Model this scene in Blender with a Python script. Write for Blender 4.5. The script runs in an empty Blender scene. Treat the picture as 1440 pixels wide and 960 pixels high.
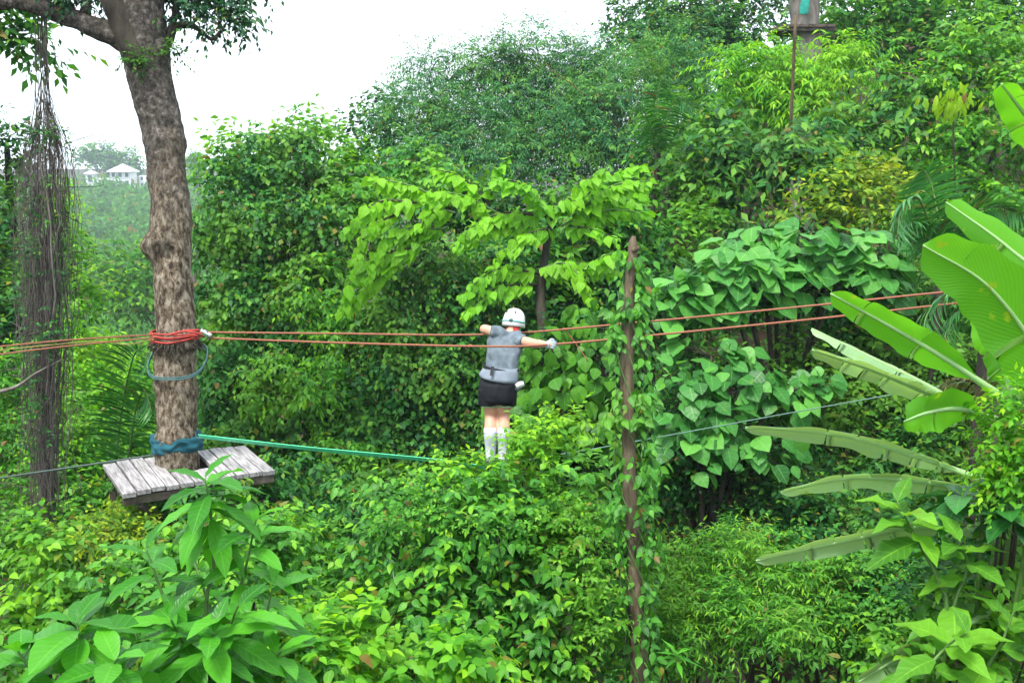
import bpy, math, random
import numpy as np

random.seed(7)
RG = np.random.default_rng(11)
SC = bpy.context.scene
COL = SC.collection

# ------------------------------------------------------------------ camera
PITCH = math.radians(10.0)
CAM = np.array([0.0, 0.0, 12.0])
F = 1400.0                      # focal length in photo pixels (35 mm lens, 1440 px wide)
FWD = np.array([0.0, math.cos(PITCH), -math.sin(PITCH)])
UPV = np.array([0.0, math.sin(PITCH), math.cos(PITCH)])
RGT = np.array([1.0, 0.0, 0.0])
cd = bpy.data.cameras.new('camera'); cam = bpy.data.objects.new('camera', cd); COL.objects.link(cam)
cam.location = CAM; cam.rotation_euler = (math.pi/2 - PITCH, 0, 0)
cd.lens = 35.0; cd.sensor_width = 36.0; cd.clip_start = 0.1; cd.clip_end = 6000
SC.camera = cam

# ------------------------------------------------------------------ sky, sun, exposure
SUN_EL, SUN_AZ = math.radians(64), math.radians(215)      # high, behind the camera and to its left
W = bpy.data.worlds.new('World'); SC.world = W; W.use_nodes = True
wn = W.node_tree.nodes; wl = W.node_tree.links; wn.clear()
sky = wn.new('ShaderNodeTexSky'); sky.sky_type = 'NISHITA'; sky.sun_disc = False
sky.sun_elevation = SUN_EL; sky.sun_rotation = SUN_AZ
mul = wn.new('ShaderNodeVectorMath'); mul.operation = 'SCALE'; mul.inputs['Scale'].default_value = 0.10
mx = wn.new('ShaderNodeMix'); mx.data_type = 'RGBA'
tcw = wn.new('ShaderNodeTexCoord'); nzw = wn.new('ShaderNodeTexNoise')
nzw.inputs['Scale'].default_value = 2.2; nzw.inputs['Detail'].default_value = 5
rmp = wn.new('ShaderNodeMapRange'); rmp.inputs['From Min'].default_value = .3; rmp.inputs['From Max'].default_value = .7
rmp.inputs['To Min'].default_value = .86; rmp.inputs['To Max'].default_value = .97
bgw = wn.new('ShaderNodeBackground'); ow = wn.new('ShaderNodeOutputWorld')
wl.new(tcw.outputs['Generated'], nzw.inputs['Vector']); wl.new(nzw.outputs['Fac'], rmp.inputs['Value'])
wl.new(sky.outputs['Color'], mul.inputs[0]); wl.new(mul.outputs['Vector'], mx.inputs['A'])
mx.inputs['B'].default_value = (0.87, 0.96, 1.05, 1)       # the even white cloud cover
wl.new(rmp.outputs['Result'], mx.inputs['Factor']); wl.new(mx.outputs['Result'], bgw.inputs['Color'])
bgw.inputs['Strength'].default_value = 0.56
wl.new(bgw.outputs['Background'], ow.inputs['Surface'])
sd = bpy.data.lights.new('sun', 'SUN'); sun = bpy.data.objects.new('sun', sd); COL.objects.link(sun)
sd.energy = 1.5; sd.angle = math.radians(18); sd.color = (1.0, 0.97, 0.90)
# points so that the light comes from azimuth SUN_AZ (clockwise from +Y) at elevation SUN_EL
sdir = np.array([math.sin(SUN_AZ)*math.cos(SUN_EL), math.cos(SUN_AZ)*math.cos(SUN_EL), math.sin(SUN_EL)])
from mathutils import Vector, Matrix
sun.rotation_euler = Vector(sdir).to_track_quat('Z', 'Y').to_euler(); sun.location = (-6, -10, 40)
SC.view_settings.view_transform = 'Standard'; SC.view_settings.look = 'None'
SC.view_settings.exposure = 1.98; SC.view_settings.gamma = 1.0
SC.render.engine = 'CYCLES'
cy = SC.cycles
cy.use_denoising = True; cy.use_adaptive_sampling = True; cy.adaptive_threshold = 0.02
cy.max_bounces = 6; cy.diffuse_bounces = 2; cy.glossy_bounces = 2; cy.transmission_bounces = 4; cy.transparent_max_bounces = 6
cy.volume_bounces = 0; cy.caustics_reflective = False; cy.caustics_refractive = False

# ------------------------------------------------------------------ helpers
def P(px, py, d):
    """point in the place that the photograph shows at (px, py), d metres ahead of the camera"""
    return CAM + d*(FWD + (px-720)/F*RGT + (480-py)/F*UPV)
def Pz(px, py, z):
    v = FWD + (px-720)/F*RGT + (480-py)/F*UPV
    return CAM + v*((z-CAM[2])/v[2])
def nrmz(a):
    a = np.asarray(a, float); return a/np.maximum(np.linalg.norm(a, axis=-1, keepdims=True), 1e-9)
def tag(o, label=None, cat=None, group=None, kind=None):
    if label: o['label'] = label
    if cat: o['category'] = cat
    if group: o['group'] = group
    if kind: o['kind'] = kind
    return o
def mesh_np(name, V, Fc, mat, uv=None, smooth=True):
    V = np.asarray(V, np.float32); Fc = np.asarray(Fc, np.int32); n, k = Fc.shape
    me = bpy.data.meshes.new(name)
    me.vertices.add(len(V)); me.vertices.foreach_set('co', V.ravel())
    me.loops.add(n*k); me.loops.foreach_set('vertex_index', Fc.ravel())
    me.polygons.add(n); me.polygons.foreach_set('loop_start', np.arange(0, n*k, k, dtype=np.int32))
    me.polygons.foreach_set('use_smooth', np.full(n, smooth))
    me.update(calc_edges=True)
    if uv is not None:
        u = me.uv_layers.new(name='UVMap'); u.data.foreach_set('uv', np.asarray(uv, np.float32)[Fc.ravel()].ravel())
    if mat: me.materials.append(mat)
    return me
def link(name, data, parent=None, loc=None):
    o = bpy.data.objects.new(name, data); COL.objects.link(o)
    if parent: o.parent = parent
    if loc is not None: o.location = loc
    return o
def empty(name, loc, label, cat, group=None):
    o = link(name, None, None, loc); o.empty_display_size = .2
    return tag(o, label, cat, group)
def part(name, V, Fc, mat, root, uv=None, smooth=True, kind=None):
    """a mesh part of root (root only translated); V in world coordinates"""
    V = np.asarray(V, float)
    off = root_loc(root) if root is not None else np.zeros(3)
    o = link(name, mesh_np(name, V-off, Fc, mat, uv, smooth), root)
    if kind: o['kind'] = kind
    return o
def root_loc(r):
    p = np.zeros(3)
    while r is not None: p = p+np.array(r.location); r = r.parent
    return p
def tris(q):
    q = np.asarray(q)
    return np.vstack([q[:, [0, 1, 2]], q[:, [0, 2, 3]]])
def spline(pts, n):
    """Catmull-Rom through the rows of pts, n samples"""
    p = np.asarray(pts, float); m = len(p)
    if m == 2: t = np.linspace(0, 1, n)[:, None]; return p[0]*(1-t)+p[1]*t
    q = np.vstack([2*p[0]-p[1], p, 2*p[-1]-p[-2]])
    T = np.linspace(0, m-1-1e-6, n); i = T.astype(int); f = (T-i)[:, None]
    a, b, c, d = q[i], q[i+1], q[i+2], q[i+3]
    return .5*((2*b)+(-a+c)*f+(2*a-5*b+4*c-d)*f*f+(-a+3*b-3*c+d)*f**3)
def tube(pts, rad, seg=8, n=None, caps=True, squash=None):
    """ring loft round a path; returns V, F(tris)"""
    pts = np.asarray(pts, float); rad = np.broadcast_to(np.asarray(rad, float), (len(pts),))
    if n: 
        x = spline(np.column_stack([pts, rad]), n); pts, rad = x[:, :3], x[:, 3]
    T = nrmz(np.gradient(pts, axis=0)); m = len(pts)
    ref = np.array([0.31, 0.93, 0.17]); 
    if abs(T.mean(0)@nrmz(ref)) > .9: ref = np.array([1., 0, 0])
    A = nrmz(np.cross(T, ref)); B = np.cross(T, A)
    a = np.linspace(0, 2*np.pi, seg, endpoint=False)
    V = pts[:, None]+rad[:, None, None]*(np.cos(a)[None, :, None]*A[:, None]+np.sin(a)[None, :, None]*B[:, None])
    V = V.reshape(-1, 3); i = np.arange(m-1)[:, None]*seg; j = np.arange(seg)[None]; k = (j+1) % seg
    Q = np.stack([i+j, i+k, i+seg+k, i+seg+j], -1).reshape(-1, 4); Fc = tris(Q)
    if caps:
        c0, c1 = len(V), len(V)+1; V = np.vstack([V, pts[:1], pts[-1:]]); s = np.arange(seg); e = (s+1) % seg; b = (m-1)*seg
        Fc = np.vstack([Fc, np.stack([e, s, np.full(seg, c0)], 1), np.stack([b+s, b+e, np.full(seg, c1)], 1)])
    return V, Fc
def join(parts):
    Vs, Fs, o = [], [], 0
    for V, f in parts: Vs.append(V); Fs.append(np.asarray(f)+o); o += len(V)
    return np.vstack(Vs), np.vstack(Fs)
def box(c, sx, sy, sz, ax=None):
    """box from centre, half sizes, axes rows"""
    ax = np.eye(3) if ax is None else np.asarray(ax)
    s = np.array([[x, y, z] for z in (-1, 1) for y in (-1, 1) for x in (-1, 1)], float)*[sx, sy, sz]
    V = np.asarray(c)+s@ax
    Q = [[0, 2, 3, 1], [4, 5, 7, 6], [0, 1, 5, 4], [2, 6, 7, 3], [0, 4, 6, 2], [1, 3, 7, 5]]
    return V, tris(Q)
def loft(rings):
    """rings: (m, k, 3) -> closed loft with caps"""
    R = np.asarray(rings, float); m, k, _ = R.shape; V = R.reshape(-1, 3)
    i = np.arange(m-1)[:, None]*k; j = np.arange(k)[None]; e = (j+1) % k
    Fc = tris(np.stack([i+j, i+e, i+k+e, i+k+j], -1).reshape(-1, 4))
    V = np.vstack([V, R[0].mean(0), R[-1].mean(0)]); s = np.arange(k); e = (s+1) % k; b = (m-1)*k
    Fc = np.vstack([Fc, np.stack([e, s, np.full(k, m*k)], 1), np.stack([b+s, b+e, np.full(k, m*k+1)], 1)])
    return V, Fc
def vnoise(X, sc, seed=0, amp=1.0):
    """cheap smooth noise from summed sines"""
    r = np.random.default_rng(seed); o = 0
    for k in range(6):
        w = r.normal(size=3)*sc*(1+.5*k); o = o+np.sin(X@w+r.uniform(0, 6.28))/(1+.5*k)
    return o*amp/2.5

# ------------------------------------------------------------------ materials
def new_mat(name):
    m = bpy.data.materials.new(name); m.use_nodes = True; t = m.node_tree
    return m, t.nodes, t.links, t.nodes['Principled BSDF'], t.nodes['Material Output']
def leaf_mat(name, cols, alt=None, rough=.42, trans=.3, spec=.35, veins=0.0, alt_cov=.58, back=None, spots=None, old=True):
    sat = lambda c: (c[0]*.86, c[1]*1.08, c[2]*.85)
    cols = [sat(c) for c in cols]; cols[0] = tuple(x*.7 for x in cols[0]); cols[-1] = tuple(x*1.18 for x in cols[-1]); alt = sat(alt) if alt else None; spec *= .6
    m, n, l, b, out = new_mat(name)
    g = n.new('ShaderNodeNewGeometry'); oi = n.new('ShaderNodeObjectInfo')
    ad = n.new('ShaderNodeMath'); ad.operation = 'ADD'; fr = n.new('ShaderNodeMath'); fr.operation = 'FRACT'
    l.new(g.outputs['Random Per Island'], ad.inputs[0]); l.new(oi.outputs['Random'], ad.inputs[1]); l.new(ad.outputs[0], fr.inputs[0])
    r = n.new('ShaderNodeValToRGB'); e = r.color_ramp.elements
    for i in range(len(cols)-2): e.new(.5)
    for i, c in enumerate(cols): e[i].position = .968*i/(len(cols)-1); e[i].color = (*c, 1)
    if old:
        for q_, c in ((.976, (.24, .22, .03)), (.992, (.17, .10, .035))): x = e.new(q_); x.color = (*c, 1)      # a few yellowed and withered leaves
    l.new(fr.outputs[0], r.inputs[0]); col = r.outputs['Color']
    if alt:
        nz = n.new('ShaderNodeTexNoise'); nz.inputs['Scale'].default_value = .8; nz.inputs['Detail'].default_value = 3
        l.new(g.outputs['Position'], nz.inputs['Vector'])
        mr = n.new('ShaderNodeMapRange'); mr.inputs['From Min'].default_value = alt_cov-.08; mr.inputs['From Max'].default_value = alt_cov+.08
        l.new(nz.outputs['Fac'], mr.inputs['Value'])
        mm = n.new('ShaderNodeMix'); mm.data_type = 'RGBA'; l.new(mr.outputs[0], mm.inputs['Factor'])
        l.new(col, mm.inputs['A']); mm.inputs['B'].default_value = (*alt, 1); 
        # keep the leaf-to-leaf variation inside the patch
        m2 = n.new('ShaderNodeMix'); m2.data_type = 'RGBA'; m2.blend_type = 'MIX'; m2.inputs['Factor'].default_value = .35
        l.new(mm.outputs['Result'], m2.inputs['A']); l.new(col, m2.inputs['B']); col = m2.outputs['Result']
    ut = n.new('ShaderNodeUVMap'); us = n.new('ShaderNodeSeparateXYZ'); l.new(ut.outputs[0], us.inputs[0])
    gt = n.new('ShaderNodeMath'); gt.operation = 'GREATER_THAN'; gt.inputs[1].default_value = 1.5; l.new(us.outputs['Y'], gt.inputs[0])
    gm = n.new('ShaderNodeMath'); gm.operation = 'MULTIPLY'; gm.inputs[1].default_value = .75; l.new(gt.outputs[0], gm.inputs[0])
    mt = n.new('ShaderNodeMix'); mt.data_type = 'RGBA'; l.new(gm.outputs[0], mt.inputs['Factor']); l.new(col, mt.inputs['A'])
    c = cols[-1]; mt.inputs['B'].default_value = (c[0]*1.5+.035, c[1]*1.22+.03, c[2]*.7, 1); col = mt.outputs['Result']     # young leaves at the shoot tips
    if veins > 0:
        uv = n.new('ShaderNodeUVMap'); sp = n.new('ShaderNodeSeparateXYZ'); l.new(uv.outputs[0], sp.inputs[0])
        ab = n.new('ShaderNodeMath'); ab.operation = 'ABSOLUTE'; l.new(sp.outputs['X'], ab.inputs[0])
        ph = n.new('ShaderNodeMath'); ph.operation = 'MULTIPLY_ADD'; l.new(ab.outputs[0], ph.inputs[0]); ph.inputs[1].default_value = -.18; l.new(sp.outputs['Y'], ph.inputs[2])
        sc = n.new('ShaderNodeMath'); sc.operation = 'MULTIPLY'; l.new(ph.outputs[0], sc.inputs[0]); sc.inputs[1].default_value = veins*6.2832
        sn = n.new('ShaderNodeMath'); sn.operation = 'COSINE'; l.new(sc.outputs[0], sn.inputs[0])
        bp = n.new('ShaderNodeBump'); bp.inputs['Strength'].default_value = .16; bp.inputs['Distance'].default_value = .004
        l.new(sn.outputs[0], bp.inputs['Height']); l.new(bp.outputs['Normal'], b.inputs['Normal'])
        rib = n.new('ShaderNodeMapRange'); rib.inputs['From Min'].default_value = .07; rib.inputs['From Max'].default_value = .02; rib.inputs['To Max'].default_value = .5
        l.new(ab.outputs[0], rib.inputs['Value'])
        vv = n.new('ShaderNodeMapRange'); vv.inputs['From Min'].default_value = .75; vv.inputs['From Max'].default_value = 1; vv.inputs['To Max'].default_value = .16
        l.new(sn.outputs[0], vv.inputs['Value'])
        mxm = n.new('ShaderNodeMath'); mxm.operation = 'MAXIMUM'; l.new(rib.outputs[0], mxm.inputs[0]); l.new(vv.outputs[0], mxm.inputs[1])
        m3 = n.new('ShaderNodeMix'); m3.data_type = 'RGBA'; l.new(mxm.outputs[0], m3.inputs['Factor']); l.new(col, m3.inputs['A'])
        c = cols[-1]; m3.inputs['B'].default_value = (min(1, c[0]*1.5+.03), min(1, c[1]*1.35+.03), c[2]*1.3+.02, 1); col = m3.outputs['Result']
    if spots:
        n3 = n.new('ShaderNodeTexNoise'); n3.inputs['Scale'].default_value = 9; n3.inputs['Detail'].default_value = 4
        l.new(g.outputs['Position'], n3.inputs['Vector'])
        mr = n.new('ShaderNodeMapRange'); mr.inputs['From Min'].default_value = .66; mr.inputs['From Max'].default_value = .72
        l.new(n3.outputs['Fac'], mr.inputs['Value'])
        m4 = n.new('ShaderNodeMix'); m4.data_type = 'RGBA'; l.new(mr.outputs[0], m4.inputs['Factor']); l.new(col, m4.inputs['A'])
        m4.inputs['B'].default_value = (*spots, 1); col = m4.outputs['Result']
    if back:
        m5 = n.new('ShaderNodeMix'); m5.data_type = 'RGBA'; l.new(g.outputs['Backfacing'], m5.inputs['Factor']); l.new(col, m5.inputs['A'])
        m5.inputs['B'].default_value = (*back, 1); col = m5.outputs['Result']
    l.new(col, b.inputs['Base Color']); b.inputs['Roughness'].default_value = rough; b.inputs['Specular IOR Level'].default_value = spec
    tr = n.new('ShaderNodeBsdfTranslucent'); hs = n.new('ShaderNodeMix'); hs.data_type = 'RGBA'; hs.blend_type = 'MULTIPLY'; hs.inputs['Factor'].default_value = 1
    l.new(col, hs.inputs['A']); hs.inputs['B'].default_value = (1.7, 1.6, .7, 1); l.new(hs.outputs['Result'], tr.inputs['Color'])
    ms = n.new('ShaderNodeMixShader'); ms.inputs[0].default_value = trans
    l.new(b.outputs[0], ms.inputs[1]); l.new(tr.outputs[0], ms.inputs[2]); l.new(ms.outputs[0], out.inputs['Surface'])
    return m
def bark_mat(name, c1, c2, c3=None, scale=6, stretch=.25, bump=.6, rough=.9, moss=None):
    m, n, l, b, out = new_mat(name)
    g = n.new('ShaderNodeNewGeometry'); mp = n.new('ShaderNodeMapping'); mp.inputs['Scale'].default_value = (1, 1, stretch)
    l.new(g.outputs['Position'], mp.inputs['Vector'])
    nz = n.new('ShaderNodeTexNoise'); nz.inputs['Scale'].default_value = scale; nz.inputs['Detail'].default_value = 8; nz.inputs['Roughness'].default_value = .7
    l.new(mp.outputs[0], nz.inputs['Vector'])
    r = n.new('ShaderNodeValToRGB'); e = r.color_ramp.elements
    e[0].position = .35; e[0].color = (*c1, 1); e[1].position = .62; e[1].color = (*c2, 1)
    if c3: x = e.new(.74); x.color = (*c3, 1)
    l.new(nz.outputs['Fac'], r.inputs[0]); col = r.outputs['Color']
    if moss:
        n2 = n.new('ShaderNodeTexNoise'); n2.inputs['Scale'].default_value = 1.6; n2.inputs['Detail'].default_value = 5
        l.new(g.outputs['Position'], n2.inputs['Vector'])
        mr = n.new('ShaderNodeMapRange'); mr.inputs['From Min'].default_value = .5; mr.inputs['From Max'].default_value = .66; mr.inputs['To Max'].default_value = .8
        l.new(n2.outputs['Fac'], mr.inputs['Value'])
        mm = n.new('ShaderNodeMix'); mm.data_type = 'RGBA'; l.new(mr.outputs[0], mm.inputs['Factor']); l.new(col, mm.inputs['A']); mm.inputs['B'].default_value = (*moss, 1); col = mm.outputs['Result']
    l.new(col, b.inputs['Base Color']); b.inputs['Roughness'].default_value = rough; b.inputs['Specular IOR Level'].default_value = .2
    bp = n.new('ShaderNodeBump'); bp.inputs['Strength'].default_value = bump; bp.inputs['Distance'].default_value = .03
    l.new(nz.outputs['Fac'], bp.inputs['Height']); l.new(bp.outputs['Normal'], b.inputs['Normal'])
    return m
def plain(name, c, rough=.6, spec=.4, nscale=20, var=.25, bump=.1, metal=0):
    m, n, l, b, out = new_mat(name)
    tc = n.new('ShaderNodeTexCoord'); nz = n.new('ShaderNodeTexNoise'); nz.inputs['Scale'].default_value = nscale; nz.inputs['Detail'].default_value = 5
    l.new(tc.outputs['Object'], nz.inputs['Vector'])
    r = n.new('ShaderNodeValToRGB'); e = r.color_ramp.elements; e[0].position = .3; e[1].position = .7
    e[0].color = (*[x*(1-var) for x in c], 1); e[1].color = (*[min(1, x*(1+var)) for x in c], 1)
    l.new(nz.outputs['Fac'], r.inputs[0]); l.new(r.outputs[0], b.inputs['Base Color'])
    bp = n.new('ShaderNodeBump'); bp.inputs['Strength'].default_value = bump; bp.inputs['Distance'].default_value = .01
    l.new(nz.outputs['Fac'], bp.inputs['Height']); l.new(bp.outputs['Normal'], b.inputs['Normal'])
    b.inputs['Roughness'].default_value = rough; b.inputs['Specular IOR Level'].default_value = spec; b.inputs['Metallic'].default_value = metal
    return m

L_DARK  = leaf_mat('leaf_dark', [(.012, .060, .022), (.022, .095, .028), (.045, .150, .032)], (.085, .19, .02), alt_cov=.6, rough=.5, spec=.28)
L_MID   = leaf_mat('leaf_mid', [(.024, .110, .024), (.044, .165, .028), (.080, .225, .030)], (.14, .28, .025), alt_cov=.55, rough=.5, spec=.28)
L_LIGHT = leaf_mat('leaf_light', [(.045, .165, .020), (.075, .225, .025), (.125, .290, .030)], (.17, .31, .03), alt_cov=.56, rough=.42, trans=.36)
L_LIME  = leaf_mat('leaf_lime', [(.065, .240, .018), (.110, .300, .020), (.185, .370, .024)], (.24, .38, .025), alt_cov=.55, rough=.45, trans=.42)
L_YELL  = leaf_mat('leaf_yellow_green', [(.05, .15, .015), (.12, .22, .02), (.22, .27, .02)], (.24, .25, .025), alt_cov=.58, rough=.5, trans=.36)
L_IVY   = leaf_mat('leaf_ivy', [(.014, .072, .024), (.030, .120, .030), (.065, .185, .034)], (.13, .24, .025), alt_cov=.55, rough=.5, spec=.3)
L_TEAL  = leaf_mat('leaf_feathery', [(.035, .120, .070), (.050, .160, .074), (.080, .205, .070)], (.12, .23, .03), alt_cov=.6, rough=.6, spec=.2)
L_FAR   = leaf_mat('leaf_far', [(.030, .115, .025), (.055, .165, .028), (.090, .220, .030)], (.12, .23, .03), alt_cov=.55, rough=.7, spec=.1)
L_BIG   = leaf_mat('leaf_broad', old=False, cols=[(.030, .150, .016), (.052, .215, .016), (.085, .270, .020)], rough=.34, trans=.34, spec=.4, veins=9)
L_DEEP  = leaf_mat('leaf_deep_ribbed', old=False, cols=[(.018, .090, .020), (.026, .120, .026), (.040, .150, .030)], rough=.28, spec=.5, trans=.22, veins=12)
L_HEART = leaf_mat('leaf_heart', old=False, cols=[(.040, .165, .040), (.075, .235, .055), (.125, .295, .060)], rough=.4, trans=.34, veins=5, spec=.4, spots=(.12, .24, .03))
L_SHRUB = leaf_mat('leaf_shrub', [(.032, .135, .024), (.058, .195, .028), (.105, .265, .030)], (.14, .28, .025), alt_cov=.6, rough=.36, trans=.32, veins=5)
L_BAN   = leaf_mat('leaf_banana', old=False, cols=[(.085, .265, .020), (.105, .295, .022), (.125, .320, .024)], rough=.34, trans=.45, veins=45, spots=(.22, .34, .02), back=(.15, .33, .07))
L_BANP  = leaf_mat('leaf_banana_pale', old=False, cols=[(.26, .36, .21), (.28, .38, .22), (.30, .40, .23)], rough=.4, trans=.3, veins=45, spots=(.24, .36, .05))
L_PALM  = leaf_mat('leaf_palm', [(.03, .13, .035), (.045, .17, .045), (.075, .21, .055)], rough=.3, spec=.5, trans=.25)
L_DRY   = leaf_mat('leaf_dry', [(.14, .12, .05), (.2, .15, .06), (.11, .14, .04)], rough=.7, trans=.2)
B_TREE  = bark_mat('bark_tree', (.045, .034, .024), (.20, .155, .105), (.40, .36, .29), scale=9, stretch=.45, bump=.9)
B_DARK  = bark_mat('bark_dark', (.018, .017, .014), (.070, .058, .044), (.13, .12, .10), scale=8, stretch=.3)
B_RED   = bark_mat('bark_reddish', (.08, .035, .02), (.19, .085, .045), (.26, .14, .08), scale=10)
B_GREY  = bark_mat('bark_grey', (.10, .085, .07), (.26, .23, .20), (.42, .40, .36), scale=7)
B_VINE  = bark_mat('dry_vine', (.05, .044, .038), (.14, .124, .110), (.27, .25, .225), scale=14, stretch=.2)
B_POST  = bark_mat('dead_wood', (.06, .045, .03), (.19, .145, .095), (.34, .29, .22), scale=14, stretch=.15, bump=1)
M_STEM  = plain('green_stem', (.07, .15, .03), rough=.5)

# ------------------------------------------------------------------ ground
def sst(a, b, x): t = np.clip((x-a)/(b-a), 0, 1); return t*t*(3-2*t)
def ground(x, y):
    x = np.asarray(x, float); y = np.asarray(y, float)
    r = np.hypot(x, y)
    near = 10.2 - 5.6*sst(1.0, 9.5, y) - .25*np.maximum(0, -y)*0
    near = near + 1.3*sst(2.0, 5.5, x)*(1-sst(7, 13, y))
    ratio = x/np.maximum(y, 1)
    m = sst(-.30, -.04, ratio)
    hill = 4.6+.46*np.maximum(0, y-14)
    hill = np.minimum(hill, 8.6+9.5*sst(.02, .34, ratio)+.005*y)
    hill = hill-6*sst(60, 140, y)
    val = 4.6-20.5*sst(15, 95, y)+11.5*sst(150, 395, y)
    far = hill*m+val*(1-m)
    z = np.where(y < 14, near, far)
    left = sst(-.40, -.52, ratio)*sst(10, 22, y)*(1-sst(50, 90, y)); z = z+left*6
    X = np.stack([x, y, 0*x], -1)
    z = z+vnoise(X, .35, 3, .18)+vnoise(X, .03, 5, 1.2)*sst(40, 120, r)
    z = np.where(y < 0, np.minimum(z, 10.4), z)
    return z*(1-sst(600, 1200, r))
def build_ground():
    na, nr = 180, 110
    a = np.linspace(0, 2*np.pi, na, endpoint=False); r = np.concatenate([np.linspace(.5, 40, 60), np.geomspace(42, 4000, nr-60)])
    A, R = np.meshgrid(a, r); X = R*np.sin(A); Y = R*np.cos(A); Z = ground(X, Y)
    V = np.stack([X, Y, Z], -1).reshape(-1, 3)
    i = np.arange(nr-1)[:, None]*na; j = np.arange(na)[None]; k = (j+1) % na
    Fc = tris(np.stack([i+j, i+k, i+na+k, i+na+j], -1).reshape(-1, 4))
    V = np.vstack([V, [[0, 0, float(ground(0., 0.1))]]]); s = np.arange(na)
    Fc = np.vstack([Fc, np.stack([s, np.full(na, len(V)-1), (s+1) % na], 1)])[:, ::-1]
    m = bark_mat('forest_soil', (.022, .016, .010), (.075, .045, .025), (.11, .075, .04), scale=2.2, stretch=1, bump=1, moss=(.025, .06, .015))
    o = link('ground', mesh_np('ground', V, Fc, m)); o['kind'] = 'structure'
build_ground()

# ------------------------------------------------------------------ leaves
def leaf_tmpl(w=.5, rows=1, fold=.08, curl=.12, peak=.4, tip=1.4, base=.02, wav=0):
    """leaf along +y (length 1), width along x, normal +z.  rows=1 -> 4 triangles"""
    ts = np.linspace(0, 1, rows+2)[1:-1]**1.15 if rows > 1 else np.array([peak])
    V = [[0, 0, 0]]; uv = [[0, 0]]; Fc = []
    for i, t in enumerate(ts):
        h = .5*w
        if rows > 1: h *= math.sin(math.pi/2*t/peak)**.75 if t < peak else max(.02, math.cos(math.pi/2*(t-peak)/(1-peak)))**(1.45-.3*tip)
        z = -curl*t*t
        zz = z+fold*h*2 + (wav*h*math.sin(i*2.1) if wav else 0); zr = z+fold*h*2+(wav*h*math.sin(i*2.1+1.3) if wav else 0)
        V += [[-h, t-.03*0, zz], [0, t, z], [h, t, zr]]; uv += [[-1, t], [0, t], [1, t]]
    V.append([0, 1, -curl]); uv.append([0, 1]); e = len(V)-1
    Fc += [[0, 2, 1], [0, 3, 2]]
    for i in range(len(ts)-1):
        a = 1+3*i; b = a+3
        Fc += [[a, a+1, b+1], [a, b+1, b], [a+1, a+2, b+2], [a+1, b+2, b+1]]
    a = 1+3*(len(ts)-1); Fc += [[a, a+1, e], [a+1, a+2, e]]
    return np.array(V, float), np.array(Fc), np.array(uv, float)
T_OVAL  = leaf_tmpl(.5, 1, .12, .15, .42)
T_LANCE = leaf_tmpl(.26, 1, .12, .2, .4)
T_ROUND = leaf_tmpl(.8, 1, .10, .12, .42)
T_NEEDL = leaf_tmpl(.10, 1, .1, .25, .4)
T_BROAD = leaf_tmpl(.35, 9, .14, .30, .55, 1.7, wav=.12)
T_OVATE = leaf_tmpl(.58, 5, .12, .22, .35, 1.1, wav=.10)
T_HEART = leaf_tmpl(.92, 7, .05, .20, .34, 1.7, wav=.06)
T_LAYER = leaf_tmpl(.72, 7, .08, .25, .34, 1.2, wav=.08)
def frames(axis, nrm):
    y = nrmz(axis); x = nrmz(np.cross(y, nrm)); z = np.cross(x, y); return x, y, z
def leaves(tm, pos, axis, nrm, size, tip=None, wid=None):
    V, Fc, uv = tm; x, y, z = frames(axis, nrm); s = np.asarray(size)[:, None]
    N, k = len(pos), len(V); w = 1.0 if wid is None else np.asarray(wid)[:, None, None]
    out = pos[:, None]+(x*s)[:, None]*V[None, :, 0:1]*w+(y*s)[:, None]*V[None, :, 1:2]+(z*s)[:, None]*V[None, :, 2:3]
    FF = (Fc[None]+(np.arange(N)*k)[:, None, None]).reshape(-1, 3)
    U = np.tile(uv, (N, 1))
    if tip is not None: U[:, 1] += np.repeat(np.where(tip, 2.0, 0.0), k)
    return out.reshape(-1, 3), FF, U
NLEAF = [0]
def leaf_parts(root, tm, mat, pos, axis, nrm, size, tip=None, name='leaf', limit=300, rest='foliage', key=None):
    """the largest-showing leaves as parts of their own, the rest as one part"""
    pos = np.asarray(pos); axis = np.asarray(axis); nrm = np.asarray(nrm); size = np.asarray(size)
    d = (pos-CAM)@FWD
    inview = (np.abs((pos-CAM)@RGT/d) < .56) & (np.abs((pos-CAM)@UPV/d) < .37)
    show = size/d*np.where(inview, 1, .1) if key is None else key*np.where(inview, 1, .1)
    o = np.argsort(-show); a, b = o[:limit], o[limit:]
    me = mesh_np(name, tm[0], tm[1], mat, tm[2]); mt = mesh_np(name, tm[0], tm[1], mat, tm[2]+[0, 2]); x, y, z = frames(axis, nrm); off = root_loc(root)
    for i in a:
        ob = link(name, mt if tip is not None and tip[i] else me, root)
        M = np.eye(4); M[:3, 0] = x[i]*size[i]; M[:3, 1] = y[i]*size[i]; M[:3, 2] = z[i]*size[i]; M[:3, 3] = pos[i]-off
        ob.matrix_local = Matrix(M.tolist())
    NLEAF[0] += len(a)
    if len(b):
        V, Fc, uv = leaves(tm, pos[b], axis[b], nrm[b], size[b], None if tip is None else tip[b]); part(rest, V, Fc, mat, root, uv, kind='stuff')
def rdir(n, rg=RG): return nrmz(rg.normal(size=(n, 3)))
def clumps(lst):
    """(px, py, d, rx_px, ry_px[, depth radius m]) -> centres, radii in metres"""
    C, R = [], []
    for c in lst:
        px, py, d, rx, ry = c[:5]; rx, ry = rx*d/F, ry*d/F
        C.append(P(px, py, d)); R.append([rx, c[5] if len(c) > 5 else .75*(rx+ry)/2, ry])
    return np.array(C), np.array(R)
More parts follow.
